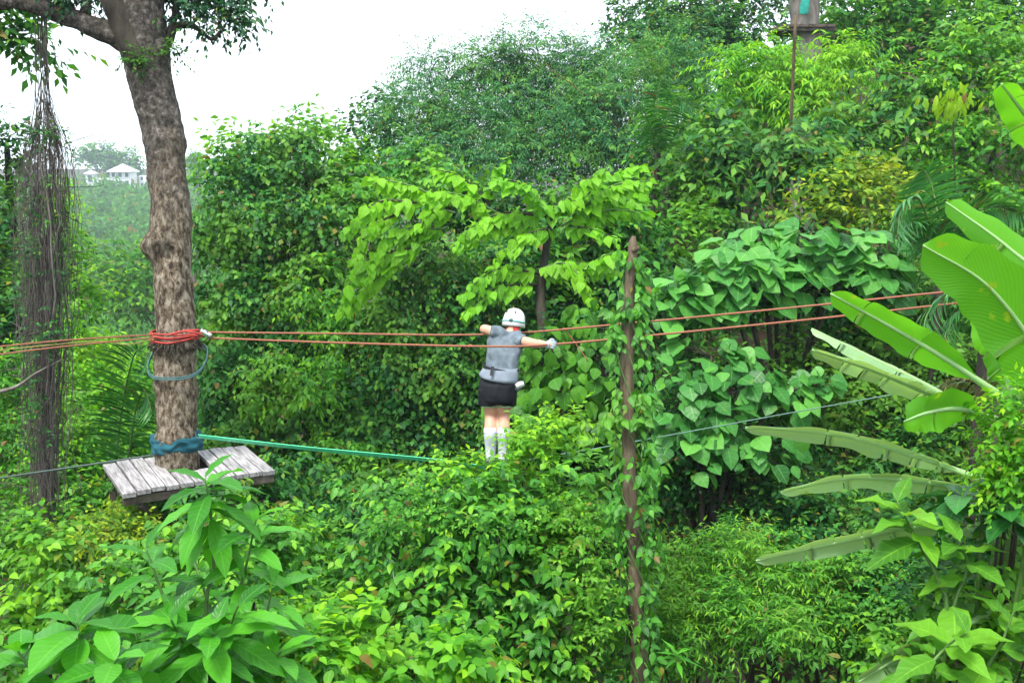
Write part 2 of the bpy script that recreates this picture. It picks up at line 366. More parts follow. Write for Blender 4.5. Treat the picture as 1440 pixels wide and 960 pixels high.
def sprays(C, R, leaf, nl=7, cover=2.0, tw=3.2, droop=.25, up=.35, sub=(.20, .36), back=-.45, hang=0., fill=.5, asp=.42, seed=1, flat=.55, lobes=None):
    """leafy twigs on lumpy clumps.  returns leaf pos, axis, nrm, size"""
    rg = np.random.default_rng(seed); O = []
    for c, r in zip(C, R):
        rm = r.mean(); area = 4*np.pi*rm*rm*.62
        K = lobes or int(np.clip(10+rm*8, 10, 38))
        u = rdir(K*4, rg); tc = nrmz(CAM-c); u = u[(u@tc > back) & (u[:, 2] > -.75)][:K]
        K = len(u)
        sc = c+u*r*rg.uniform(.5, 1.08, (K, 1)); sr = r*rg.uniform(*sub, (K, 1))
        ntw = max(2, int(1.6*cover*area/(leaf*leaf*asp)/nl/K))
        uu = rdir(K*ntw*2, rg); idx = np.repeat(np.arange(K), ntw*2)
        kp = uu@tc > back; uu, idx = uu[kp], idx[kp]
        org = sc[idx]+uu*sr[idx]*rg.uniform(fill, 1, (len(idx), 1))
        d = nrmz(uu*.75+np.array([0, 0, up])+rg.normal(size=uu.shape)*.35-np.array([0, 0, hang]))
        O.append((org, d))
    org = np.vstack([o for o, _ in O]); d = np.vstack([x for _, x in O])
    return twigs(org, d, leaf, nl, tw, droop, rg, flat)
def twigs(org, d, leaf, nl, tw, droop, rg, flat=.55, spread=.9):
    N = len(org); L = leaf*tw*rg.uniform(.6, 1.25, (N, 1, 1)); t = ((np.arange(nl)+.6)/nl)[None, :, None]
    D = d[:, None]; pos = org[:, None]+D*L*t-np.array([0, 0, 1.])*droop*L*t*t
    T = nrmz(D-np.array([0, 0, 1.])*2*droop*t)
    upv = np.array([0, 0, 1.])+rg.normal(size=(N, 1, 3))*.45*(1.2-flat)
    side = nrmz(np.cross(T, np.broadcast_to(upv, T.shape)))*np.where(np.arange(nl) % 2 == 0, 1, -1)[None, :, None]
    last = (np.arange(nl) == nl-1)[None, :, None]
    ax = nrmz(T*np.where(last, 1.2, .55)+side*np.where(last, .1, spread)+rg.normal(size=T.shape)*.22-np.array([0, 0, .25+droop*.5]))
    nm = np.array([0, 0, 1.])*flat+D*.35+rg.normal(size=T.shape)*.34
    sz = leaf*rg.uniform(.65, 1.2, (N, nl))*(1-.25*np.abs(t[..., 0]-.45))
    tip = (np.arange(nl) >= nl-max(2, nl//4))[None]&(rg.random((N, 1)) < .42)&(d[:, 2:3] > -.1)
    return pos.reshape(-1, 3), ax.reshape(-1, 3), nm.reshape(-1, 3), sz.ravel(), tip.ravel()
def foliage(root, tm, mat, A, name='foliage'):
    V, Fc, uv = leaves(tm, *A); return part(name, V, Fc, mat, root, uv, kind='stuff')
def limb_tubes(path_list, seg=6):
    return join([tube(p, r, seg, n=max(5, 3*len(p)), caps=True) for p, r in path_list])
def base_under(p, sink=.15): 
    return np.array([p[0], p[1], float(ground(p[0], p[1]))-sink])
def tree(name, label, cat, cl, leaf, tm, mat, bark=B_DARK, trunk=None, rad=.12, group=None, limbs=True, crown='crown', extra=None, foot=None, **kw):
    """tapered trunk with a limb into each clump, crown of leafy twigs"""
    C, R = clumps(cl)
    foot = base_under(C.mean(0)) if foot is None else foot
    root = empty(name, foot, label, cat, group)
    f = np.array(foot); top = C[np.argmax(C[:, 2])]
    trk = spline([f, f*.6+top*.4+np.array([.15*rad*8*RG.uniform(-1, 1), 0, 0]), top], 14)
    V, Fc = tube(trk, np.linspace(rad, rad*.3, 14), 8); part('trunk', V, Fc, bark, root)
    if limbs and len(C) > 1:
        ps = []
        for c in C:
            k = int(np.argmin(np.abs(trk[:, 2]-(f[2]+.72*(c[2]-f[2]))))); a = trk[k]
            ps.append(([a, (a+c)/2+np.array([0, 0, -.08*np.linalg.norm(c-a)]), c], [rad*.55, rad*.35, rad*.12]))
        V, Fc = limb_tubes(ps); part('limbs', V, Fc, bark, root)
    A = sprays(C, R, leaf, **kw)
    foliage(root, tm, mat, A, crown)
    return root, A

# ================================================================== far valley and hill
def build_far():
    rg = np.random.default_rng(21)
    # canopy of the far wood: domes of leaf clusters, reads as one mass
    y = np.concatenate([rg.uniform(75, 200, 150), rg.uniform(200, 440, 420)]); ra = rg.uniform(-.56, -.20, len(y)); x = ra*y
    z = ground(x, y); h = rg.uniform(5, 11, len(y)); r = rg.uniform(3.0, 6.5, len(y))
    O = []
    for i in range(len(y)):
        n = int(np.clip(26000*(r[i]/y[i])**2*8, 110, 420))
        u = rdir(n*2, rg); u = u[(u[:, 1] < .4) & (u[:, 2] > -.5)][:n]
        lump = 1+.22*np.sin(u@rg.normal(size=3)*5+rg.uniform(0, 6))+.12*np.sin(u@rg.normal(size=3)*11)
        p = np.array([x[i], y[i], z[i]+h[i]-r[i]*.6])+u*np.array([r[i], r[i], r[i]*.8])*lump[:, None]*rg.uniform(.8, 1.05, (len(u), 1))
        O.append((p, u, np.full(len(u), .012*y[i]**.85*1.15+.3)))
    p = np.vstack([o[0] for o in O]); u = np.vstack([o[1] for o in O]); s = np.concatenate([o[2] for o in O])*rg.uniform(.6, 1.3, len(p))
    V, Fc, uv = leaves(T_OVAL, p, nrmz(rg.normal(size=p.shape)+[0, 0, -.3]), u+np.array([0, 0, .6])+rg.normal(size=p.shape)*.4, s)
    o = link('distant_wood', mesh_np('distant_wood', V, Fc, L_FAR)); tag(o, 'hazy pale green wood covering the distant valley slope', 'wood', kind='stuff')
build_far()
def far_tree(px, py, d, rx, ry, label, seed, mat=L_FAR, group=None, name='hilltop_tree'):
    tree(name, label, 'tree', [(px, py, d, rx, ry), (px-rx*.55, py+ry*.45, d, rx*.6, ry*.6), (px+rx*.55, py+ry*.4, d, rx*.6, ry*.6)], .0042*d, T_OVAL, mat, rad=.5, seed=seed, cover=2.0, nl=5, tw=2, group=group)
far_tree(136, 217, 400, 26, 17, 'larger rounded tree on the far ridge above the white villas', 41)
far_tree(175, 226, 405, 20, 19, 'smaller domed tree on the far ridge beside the larger one', 42)
far_tree(275, 226, 300, 9, 8, 'small lone tree on the far ridge, right of the big trunk', 43)
far_tree(106, 275, 330, 16, 12, 'bright green far tree in front of the white villas', 44, L_MID)

M_WHITE = plain('white_render', (.80, .80, .80), rough=.8, var=.06, nscale=.6)
M_ROOF = plain('pale_roof', (.62, .64, .66), rough=.7, var=.1, nscale=1)
M_GLASS = plain('dark_glass', (.05, .07, .09), rough=.15, spec=.6, var=.1)
def villa(px, py, d, wpx, hpx, label, roof=True, storeys=2):
    c = P(px, py, d); k = d/F; w, h = wpx*k/2, hpx*k
    base = c-np.array([0, 0, h/2]); root = empty('villa', base, label, 'house', 'white villas on the far ridge')
    gz = float(ground(base[0], base[1]))
    V, Fc = box(c+np.array([0, 0, -3]), w, w*.9, h/2+3); part('wall', V, Fc, M_WHITE, root, smooth=False)
    if roof:
        t = c+np.array([0, 0, h/2]); e = w*1.22; V = [t+np.array(v) for v in ((-e, -e, 0), (e, -e, 0), (e, e, 0), (-e, e, 0), (0, 0, w*.75), (-e, -e, -.35), (e, -e, -.35), (e, e, -.35), (-e, e, -.35))]
        Fc = [[0, 1, 4], [1, 2, 4], [2, 3, 4], [3, 0, 4], [5, 6, 1], [5, 1, 0], [6, 7, 2], [6, 2, 1], [7, 8, 3], [7, 3, 2], [8, 5, 0], [8, 0, 3], [5, 8, 7], [5, 7, 6]]
        part('roof', V, Fc, M_ROOF, root, smooth=False)
    nwin = max(1, int(round(wpx/10)))
    for s in range(storeys):
        for i in range(nwin):
            x = (i+.5)/nwin*2-1; zc = c[2]-h/2+h*(s+.55)/storeys
            V, Fc = box([c[0]+x*w, c[1]-w*.9-.04, zc], w/nwin*.45, .1, h/storeys*.27); o = part('window', V, Fc, M_GLASS, root, smooth=False)
            V, Fc = box([c[0]+x*w, c[1]-w*.9-.1, zc-h/storeys*.32], w/nwin*.6, .25, .12); part('sill', V, Fc, M_WHITE, o, smooth=False)
villa(174, 252, 385, 28, 22, 'main white villa with a pyramid roof on the far ridge')
villa(148, 257, 388, 17, 13, 'low white villa wing left of the pyramid-roofed one', roof=False, storeys=1)
villa(129, 252, 395, 13, 16, 'small white pavilion villa left along the ridge', storeys=1)
villa(206, 256, 390, 15, 18, 'white villa close behind the big platform tree trunk', roof=False)
villa(289, 252, 340, 8, 14, 'tiny pale villa right of the platform tree trunk', roof=False, storeys=1)

# ================================================================== trees on the right slope and behind
tree('feathery_tree', 'tall feathery blue-green tree with plumed tops against the sky', 'tree',
     [(615, 100, 27, 38, 40), (735, 75, 27, 55, 42), (680, 130, 27, 75, 50), (780, 120, 26.5, 80, 55), (850, 100, 27, 70, 40), (600, 170, 26, 60, 45), (700, 195, 25.5, 90, 45), (620, 225, 25, 70, 45), (780, 190, 27.5, 90, 50)],
     .145, T_LANCE, L_TEAL, bark=B_RED, rad=.16, seed=51, nl=18, tw=7, cover=2.05, up=.12, droop=.3, flat=.8, asp=.2, sub=(.22, .4))
tree('feathery_tree', 'feathery tree with bare reddish forked branches showing', 'tree',
     [(880, 150, 24.5, 75, 50), (930, 95, 25.5, 60, 45), (820, 185, 24, 60, 40), (900, 210, 24, 50, 28), (830, 225, 23.5, 70, 30), (740, 225, 24, 70, 30)],
     .145, T_LANCE, L_TEAL, bark=B_RED, rad=.12, seed=52, nl=18, tw=7, cover=2.05, up=.12, droop=.3, flat=.8, asp=.2)
tree('spindly_tree', 'slim dark spindly tree rising at the skyline edge', 'tree',
     [(545, 155, 28, 24, 20), (555, 190, 27.5, 35, 30), (510, 185, 27, 24, 22), (525, 225, 26.5, 50, 40)],
     .22, T_OVAL, L_DARK, rad=.1, seed=53, cover=2.2)
tree('skyline_tree', 'thin-topped dark tree at the skyline near the upper platform', 'tree',
     [(890, 45, 33, 45, 35), (960, 20, 33, 60, 45), (1040, 10, 33, 70, 45), (1000, 75, 32, 80, 55), (930, 70, 32, 60, 40)],
     .24, T_OVAL, L_DARK, bark=B_GREY, rad=.2, seed=54, cover=2.0)
tree('yellowish_tree', 'yellow-green crowned tree below the skyline right of the feathery trees', 'tree',
     [(900, 90, 30, 50, 25), (960, 110, 28, 50, 35), (985, 150, 27, 45, 30)], .2, T_OVAL, L_LIGHT, rad=.1, seed=55, cover=1.8)
tree('fern_leaved_tree', 'bright green fern-leaved tree under the upper wooden platform', 'tree',
     [(1085, 100, 21, 50, 25), (1060, 120, 20.5, 60, 45), (1120, 150, 20.5, 70, 40), (1170, 110, 21, 60, 45), (1200, 90, 21, 30, 25)],
     .2, T_LANCE, L_LIME, rad=.12, seed=56, nl=14, tw=4.2, cover=2.4, droop=.45, flat=.9, asp=.22)
tree('upper_slope_tree', 'dark leafy tree high on the slope right of the upper platform', 'tree',
     [(1200, 40, 27, 70, 60), (1270, 60, 27, 70, 70), (1330, 20, 28, 70, 50), (1240, -10, 28, 90, 50), (1420, 10, 27, 70, 60)],
     .24, T_OVAL, L_MID, rad=.18, seed=57, cover=2.3)
tree('upper_slope_tree', 'bright leafy tree on the slope beside the drooping yellow leaf cluster', 'tree',
     [(1380, 80, 19, 70, 45), (1420, 150, 18.5, 60, 45), (1330, 130, 19, 60, 45), (1400, 220, 18, 70, 45), (1310, 210, 18.5, 55, 45), (1350, 270, 18, 60, 35), (1420, 290, 17.5, 50, 40)],
     .17, T_OVAL, L_LIGHT, rad=.15, seed=58, cover=2.2, droop=.4)
tree('glossy_tree', 'dark glossy-leaved tree standing in front of the brown bamboo pole', 'tree',
     [(1120, 215, 17.5, 55, 35), (1060, 235, 17.5, 60, 45), (1150, 250, 17, 70, 40), (1200, 210, 18, 60, 45), (1240, 170, 19, 60, 50), (1010, 190, 19, 55, 50), (980, 250, 18, 55, 50), (1010, 300, 17.5, 55, 35)],
     .22, T_OVAL, L_IVY, rad=.1, seed=59, cover=2.2, droop=.5)
tree('yellow_leaved_tree', 'small yellowing tree below the dark glossy-leaved one', 'tree',
     [(1200, 280, 16, 60, 35), (1250, 255, 16.5, 40, 30), (1150, 300, 16, 50, 25), (1245, 310, 15.5, 45, 25), (1000, 240, 19.5, 30, 25)],
     .15, T_OVAL, L_YELL, rad=.07, seed=60, cover=2.0)
tree('understory_tree', 'mid green understory tree behind the person and vine-wrapped dead trunk', 'tree',
     [(950, 200, 21, 55, 50), (940, 290, 18, 60, 40), (960, 340, 16.5, 50, 35), (860, 330, 16.5, 90, 50), (760, 360, 16, 90, 55)],
     .19, T_OVAL, L_MID, rad=.12, seed=61, cover=2.1)
tree('understory_tree', 'dense small-leaved tree behind the banana leaves', 'tree',
     [(1200, 440, 14, 80, 55), (1290, 420, 14, 70, 60), (1150, 520, 13.5, 80, 50), (1250, 520, 13.5, 80, 60), (1320, 560, 13, 70, 60), (1200, 610, 13, 90, 60), (1120, 600, 13.5, 70, 50), (1300, 660, 12.5, 90, 60), (1400, 420, 13, 70, 60), (1400, 520, 12.5, 70, 60)],
     .12, T_OVAL, L_IVY, rad=.1, seed=62, cover=2.0)
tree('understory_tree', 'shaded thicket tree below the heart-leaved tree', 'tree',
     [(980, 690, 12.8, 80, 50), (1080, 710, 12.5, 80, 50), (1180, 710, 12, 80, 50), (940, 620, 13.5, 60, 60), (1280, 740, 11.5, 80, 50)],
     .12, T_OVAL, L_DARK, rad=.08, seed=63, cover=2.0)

tree('edge_slope_tree', 'leafy tree at the edge of the slope beyond the banana plant', 'tree',
     [(1530, 60, 20, 80, 70), (1540, 200, 17, 90, 80), (1530, 330, 15, 90, 70), (1560, 450, 13.5, 90, 70), (1550, 590, 12, 100, 80), (1540, 740, 10.5, 110, 80), (1680, 300, 15, 110, 120), (1680, 560, 12, 120, 130)],
     .2, T_OVAL, L_MID, rad=.16, seed=78, cover=1.3)

# ================================================================== ivy-draped masses in the middle
tree('ivy_draped_tree', 'tall ivy-draped tree with yellow-green top right of the platform tree', 'tree',
     [(390, 215, 17.5, 55, 35), (350, 260, 17, 55, 50), (430, 255, 17.5, 55, 50), (330, 340, 16.5, 50, 60), (400, 350, 16.5, 65, 70), (340, 440, 16, 60, 60), (420, 450, 16, 60, 70), (320, 540, 15.5, 55, 60), (400, 560, 15.5, 65, 70), (450, 640, 15, 60, 60), (350, 640, 15, 60, 50)],
     .115, T_ROUND, L_IVY, rad=.2, seed=64, cover=2.0, nl=6, droop=.6, asp=.6, hang=.3)
tree('yellow_topped_tree', 'yellow-green tree beside the ivy-draped one', 'tree',
     [(370, 215, 18.2, 60, 30), (330, 250, 18, 40, 40), (450, 215, 18.5, 45, 40), (480, 260, 18.5, 45, 45), (430, 190, 19, 25, 22)],
     .18, T_OVAL, L_LIGHT, rad=.12, seed=65, cover=1.8)
tree('leafy_tree', 'mid green leafy tree between the ivy masses', 'tree',
     [(490, 330, 17, 60, 60), (470, 420, 16.5, 60, 60), (500, 500, 16, 55, 60), (560, 250, 19, 70, 40), (500, 270, 18, 60, 45), (480, 580, 15.5, 60, 60), (640, 290, 17.5, 80, 40)],
     .17, T_OVAL, L_MID, rad=.15, seed=66, cover=2.2, droop=.45)
tree('ivy_draped_tree', 'dark glossy ivy column directly behind the person', 'tree',
     [(600, 370, 15, 60, 50), (570, 440, 14.8, 55, 60), (640, 430, 14.8, 60, 60), (560, 520, 14.5, 55, 60), (620, 540, 14.5, 60, 60), (590, 620, 14.2, 70, 50), (680, 520, 14.6, 60, 70), (690, 400, 15.2, 60, 50), (520, 620, 14.4, 60, 50), (700, 610, 14.3, 60, 50), (640, 690, 13.5, 80, 40), (520, 690, 13.5, 70, 40)],
     .10, T_ROUND, L_IVY, rad=.2, seed=67, cover=2.0, nl=6, droop=.6, asp=.6, hang=.3)
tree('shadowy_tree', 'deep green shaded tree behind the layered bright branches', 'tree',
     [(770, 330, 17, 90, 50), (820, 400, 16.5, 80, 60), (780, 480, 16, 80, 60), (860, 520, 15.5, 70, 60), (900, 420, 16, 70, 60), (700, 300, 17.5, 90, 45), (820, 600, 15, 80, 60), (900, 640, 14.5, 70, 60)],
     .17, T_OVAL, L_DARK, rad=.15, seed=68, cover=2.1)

tree('yellow_green_creeper', 'yellow-green creeper patches hanging over the ivy beside the platform', 'vine',
     [(385, 540, 14.6, 45, 40), (440, 430, 15.2, 35, 30), (455, 560, 14.4, 40, 50), (375, 300, 16.2, 30, 30), (480, 640, 13.6, 45, 30), (470, 470, 15, 30, 30)],
     .11, T_OVAL, L_LIGHT, rad=.05, seed=69, cover=1.0, droop=.6, limbs=False)
tree('low_bright_tree', 'bright leafy young tree seen between vines and the arched palm frond', 'tree',
     [(110, 560, 15, 45, 45), (140, 500, 16, 35, 28), (120, 640, 14.2, 40, 40), (205, 560, 15.5, 30, 60), (90, 480, 15.5, 30, 40)],
     .13, T_OVAL, L_LIME, rad=.06, seed=70, cover=1.3, droop=.45, limbs=False)

# ================================================================== left side
tree('left_slope_tree', 'dark leafy tree behind the hanging dry vines', 'tree',
     [(10, 210, 17, 35, 45), (-10, 300, 17, 50, 60), (20, 380, 16.5, 50, 55), (-10, 470, 16, 60, 60), (30, 470, 16, 50, 55)],
     .16, T_OVAL, L_DARK, rad=.16, seed=71, cover=2.2)
tree('overhanging_tree', 'bright leafy branch of a tree under the platform tree limb', 'tree',
     [(10, 50, 12, 40, 30), (45, 60, 12.2, 22, 16), (-20, 20, 12, 40, 40)], .17, T_OVAL, L_MID, rad=.08, seed=72, cover=1.2, limbs=False, foot=base_under(P(-90, 600, 12.5)))
tree('lime_tree', 'lime green small-leaved tree between hanging vines and platform tree', 'tree',
     [(95, 345, 19, 24, 50), (105, 430, 18, 34, 45), (165, 515, 17, 45, 35), (120, 520, 16.5, 55, 45), (160, 560, 16, 50, 50), (92, 290, 20, 16, 30)],
     .14, T_OVAL, L_LIME, rad=.12, seed=73, cover=1.9)
tree('valley_tree', 'grey-green rounded tree in the valley behind the trunk', 'tree',
     [(190, 420, 60, 50, 50), (150, 380, 62, 45, 40), (215, 380, 64, 40, 40), (280, 330, 62, 35, 40)],
     .5, T_OVAL, L_FAR, bark=B_GREY, rad=.3, seed=74, cover=2.0)
tree('left_thicket', 'mid green thicket below the hanging dry vines', 'bush',
     [(20, 560, 14, 60, 55), (100, 620, 13.5, 60, 50), (20, 640, 13, 60, 50), (120, 700, 13, 60, 45), (40, 710, 12.5, 60, 45), (170, 640, 14, 60, 50), (200, 700, 13, 60, 40), (60, 770, 11, 70, 45), (150, 760, 11.5, 70, 45)],
     .11, T_OVAL, L_LIGHT, rad=.08, seed=75, cover=2.1)
tree('yellowing_bush', 'yellowing bush under the left end of the wooden platform', 'bush',
     [(170, 735, 10.5, 50, 25), (140, 760, 10, 50, 30), (200, 760, 10, 40, 25)], .07, T_OVAL, L_YELL, rad=.04, seed=76, cover=2.0)
tree('slope_bush', 'green bush under the right end of the wooden platform', 'bush',
     [(420, 700, 11.5, 60, 45), (350, 710, 11, 60, 40), (300, 720, 10.5, 60, 35), (460, 740, 10.5, 60, 40), (260, 730, 11, 60, 40)],
     .11, T_OVAL, L_IVY, rad=.06, seed=77, cover=2.1, droop=.5)

def bare_branches():
    c = P(872, 235, 23.6); foot = base_under(c); root = empty('bare_branch_tree', foot, 'leafless reddish forked branches in front of the feathery tree', 'tree')
    k = 23.6/F
    for pts, r in ((((872, 300), (874, 235), (876, 190), (850, 158), (800, 118), (768, 88)), (3.6, 3.2, 2.6, 1.8, 1.2, .6)), (((876, 190), (890, 160), (897, 122)), (2.2, 1.6, .7)), (((845, 260), (832, 225), (812, 190), (788, 175)), (3, 2.8, 2, .8)), (((818, 200), (812, 180), (815, 165)), (1.8, 1.2, .6)), (((850, 158), (842, 140), (845, 120)), (1.2, .8, .4))):
        V, Fc = tube([P(a, b, 23.6) for a, b in pts], np.array(r)*k*.6, 6, n=24); V += vnoise(V, 2.2, 4, .03)[:, None]; part('branch', V, Fc, B_RED, root)
    V, Fc = tube([foot, P(872, 300, 23.6)], [.09, .06], 8, n=8); part('trunk', V, Fc, B_RED, root)
bare_branches()

# ================================================================== undergrowth over the slopes
def undergrowth():
    rg = np.random.default_rng(31)
    y = np.concatenate([rg.uniform(5, 12, 3000), rg.uniform(12, 24, 5200), rg.uniform(24, 42, 2200)]); x = rg.uniform(-.62, .62, len(y))*y
    keep = ~((np.abs(x-2.15) < .55) & (np.abs(y-8.2) < .8)); x, y = x[keep], y[keep]
    p = np.stack([x, y, ground(x, y)+rg.uniform(0, .5, len(y))*(1+y*.03)], -1)
    d = nrmz(np.stack([rg.normal(size=len(y))*.8, rg.normal(size=len(y))*.8-.4, rg.uniform(.4, 1.5, len(y))], -1))
    sc = .09+.0045*y
    N = len(y); nl = 9
    pos, ax, nm, sz, tp = twigs(p, d, .16, nl, 4.5, .35, rg); sz = sz*np.repeat(sc/.16, nl)
    V, Fc, uv = leaves(T_OVAL, pos, ax, nm, sz, tp)
    o = link('undergrowth', mesh_np('undergrowth', V, Fc, L_MID, uv)); tag(o, 'dense green undergrowth covering the ravine slopes', 'undergrowth', kind='stuff')
undergrowth()

# ================================================================== platform tree
def platform_tree():
    rg = np.random.default_rng(81); D = 11.0; k = D/F
    foot = base_under(P(250, 900, D), .3); foot[0], foot[1] = P(249, 650, D)[:2]; foot[2] = float(ground(foot[0], foot[1]))-.3
    root = empty('platform_tree', foot, 'tall gnarled grey-brown tree carrying the wooden platform and red ropes', 'tree')
    path = [(249, 650, 29), (247, 600, 28), (247, 540, 27.5), (247, 490, 28), (247, 440, 26), (245, 390, 26), (242, 350, 27), (240, 300, 26), (235, 250, 26), (229, 200, 27), (220, 150, 28), (208, 100, 31), (199, 60, 34), (193, 20, 36), (190, -20, 38)]
    pts = [np.append(P(a, b, D), c*k) for a, b, c in path]
    pts = [np.append(foot, .34), np.append((foot+pts[0][:3])/2, .255)]+pts
    pts = spline(np.array(pts), 150); seg = 40
    V, Fc = tube(pts[:, :3], pts[:, 3], seg)
    n = seg*150; c = np.repeat(pts[:, :3], seg, 0); rel = V[:n]-c; rl = np.linalg.norm(rel, axis=1, keepdims=True); u = rel/rl
    bump = vnoise(V[:n]*[1, 1, .35], 14, 4, .014)+vnoise(V[:n], 4, 9, .02)+vnoise(V[:n]*[1, 1, .3], 45, 6, .007)+vnoise(V[:n], 30, 16, .006)
    for (px, py, amp, sig, side) in ((217, 348, .13, .10, (-1, -.25, .1)), (225, 330, .05, .08, (-.8, -.5, 0)), (243, 356, -.07, .055, (-.2, -1, 0)), (232, 352, -.06, .05, (-.45, -1, 0)),
                                     (270, 484, .05, .07, (1, -.5, 0)), (240, 488, .035, .06, (0, -1, 0)), (258, 200, .04, .1, (1, -.2, 0)), (262, 300, .02, .12, (1, -.3, 0))):
        q = P(px, py, D-.1); g = np.exp(-((V[:n, 2]-q[2])**2+(V[:n, 0]-q[0])**2)/(2*sig**2)); bump = bump+amp*g*np.clip(u@nrmz(np.array(side)), 0, 1)
    V[:n] = c+u*(rl+bump[:, None])
    part('trunk', V, Fc, B_TRUNK, root)
    def limb(pxs, rr, mat=B_TRUNK, dd=0):
        p = [P(a, b, D+dd+e) for a, b, e in pxs]; W = spline(np.column_stack([p, np.array(rr)*k]), 40)
        V, Fc = tube(W[:, :3], W[:, 3], 16); V[:640] += vnoise(V[:640]*[1, 1, .6], 12, 8, .012)[:, None]*nrmz(V[:640]-np.repeat(W[:, :3], 16, 0)); part('limb', V, Fc, mat, root)
    limb([(186, 60, 0), (150, 45, -.05), (105, 28, -.1), (60, 12, -.15), (20, 2, -.2), (-40, 5, -.25), (-120, -30, -.3)], [20, 16, 13, 12, 11, 10, 7])
    limb([(206, 125, -.08), (194, 80, -.12), (176, 35, -.16), (158, -10, -.22), (140, -90, -.3)], [12, 20, 20, 18, 14], B_DARK)
    limb([(205, 40, .1), (206, -20, .15), (215, -100, .2)], [25, 22, 15])
    limb([(122, 20, -.1), (117, -20, 0), (110, -80, 0)], [7, 6, 4])
    limb([(228, 75, 0), (240, 52, .05), (252, 36, .1), (275, 38, .1), (296, 55, .1), (310, 45, .1), (320, 30, .1)], [7, 6, 5, 4, 3.2, 2.4, 1.6], B_DARK)
    limb([(240, 52, .05), (246, 20, .1), (258, -30, .1)], [6, 5, 3], B_DARK)
    C, R = clumps([(265, 12, 11.2, 34, 22), (310, 20, 11.2, 36, 26), (338, 38, 11.1, 18, 14), (285, -20, 11.4, 60, 30), (120, -10, 11, 60, 18), (100, 4, 11, 25, 8), (180, -60, 11.3, 120, 40), (40, -50, 11, 90, 40), (330, -30, 11.5, 60, 30)])
    A = sprays(C, R, .085, seed=82, cover=2.2, droop=.4, tw=3.5); foliage(root, T_OVAL, L_CANOPY, A, 'crown')
    C, R = clumps([(238, 76, 10.85, 8, 6), (190, 85, 10.72, 10, 10)]); foliage(root, T_OVAL, L_DARK, sprays(C, R, .06, seed=83, cover=1), 'sprout')
    return root
L_CANOPY = leaf_mat('leaf_canopy', [(.012, .055, .030), (.02, .075, .035), (.03, .10, .035)], rough=.45, trans=.22)
def trunk_mat():
    """pale blotched bark, weathered dark above and tan below"""
    m = bark_mat('bark_platform_tree', (.025, .019, .014), (.125, .092, .06), (.32, .275, .21), scale=19, stretch=.5, bump=1.0)
    rr = [x for x in m.node_tree.nodes if x.type == 'VALTORGB'][0].color_ramp.elements; rr[0].position = .38; rr[1].position = .49; rr[2].position = .62
    for x in m.node_tree.nodes:
        if x.type == 'TEX_NOISE': x.inputs['Detail'].default_value = 6; x.inputs['Roughness'].default_value = .72; x.inputs['Distortion'].default_value = .25
    n, l = m.node_tree.nodes, m.node_tree.links; b = n['Principled BSDF']; src = b.inputs['Base Color'].links[0].from_socket
    g = n.new('ShaderNodeNewGeometry'); s = n.new('ShaderNodeSeparateXYZ'); l.new(g.outputs['Position'], s.inputs[0])
    nz = n.new('ShaderNodeTexNoise'); nz.inputs['Scale'].default_value = 3.2; nz.inputs['Detail'].default_value = 6; nz.inputs['Roughness'].default_value = .7; l.new(g.outputs['Position'], nz.inputs['Vector'])
    a = n.new('ShaderNodeMath'); a.operation = 'MULTIPLY_ADD'; l.new(nz.outputs['Fac'], a.inputs[0]); a.inputs[1].default_value = 4.2; l.new(s.outputs['Z'], a.inputs[2])
    mr = n.new('ShaderNodeMapRange'); mr.inputs['From Min'].default_value = 13.2; mr.inputs['From Max'].default_value = 14.6; mr.inputs['To Max'].default_value = .85; l.new(a.outputs[0], mr.inputs['Value'])
    mm = n.new('ShaderNodeMix'); mm.data_type = 'RGBA'; l.new(mr.outputs[0], mm.inputs['Factor']); l.new(src, mm.inputs['A'])
    r = n.new('ShaderNodeValToRGB'); e = r.color_ramp.elements; e[0].position = .42; e[0].color = (.018, .019, .018, 1); e[1].position = .57; e[1].color = (.105, .088, .077, 1); x = e.new(.70); x.color = (.36, .33, .30, 1)
    n2 = n.new('ShaderNodeTexNoise'); n2.inputs['Scale'].default_value = 17; n2.inputs['Detail'].default_value = 6; n2.inputs['Roughness'].default_value = .74; n2.inputs['Distortion'].default_value = .25; l.new(g.outputs['Position'], n2.inputs['Vector']); l.new(n2.outputs['Fac'], r.inputs[0])
    l.new(r.outputs[0], mm.inputs['B']); l.new(mm.outputs['Result'], b.inputs['Base Color'])
    return m
B_TRUNK = trunk_mat()
platform_tree()

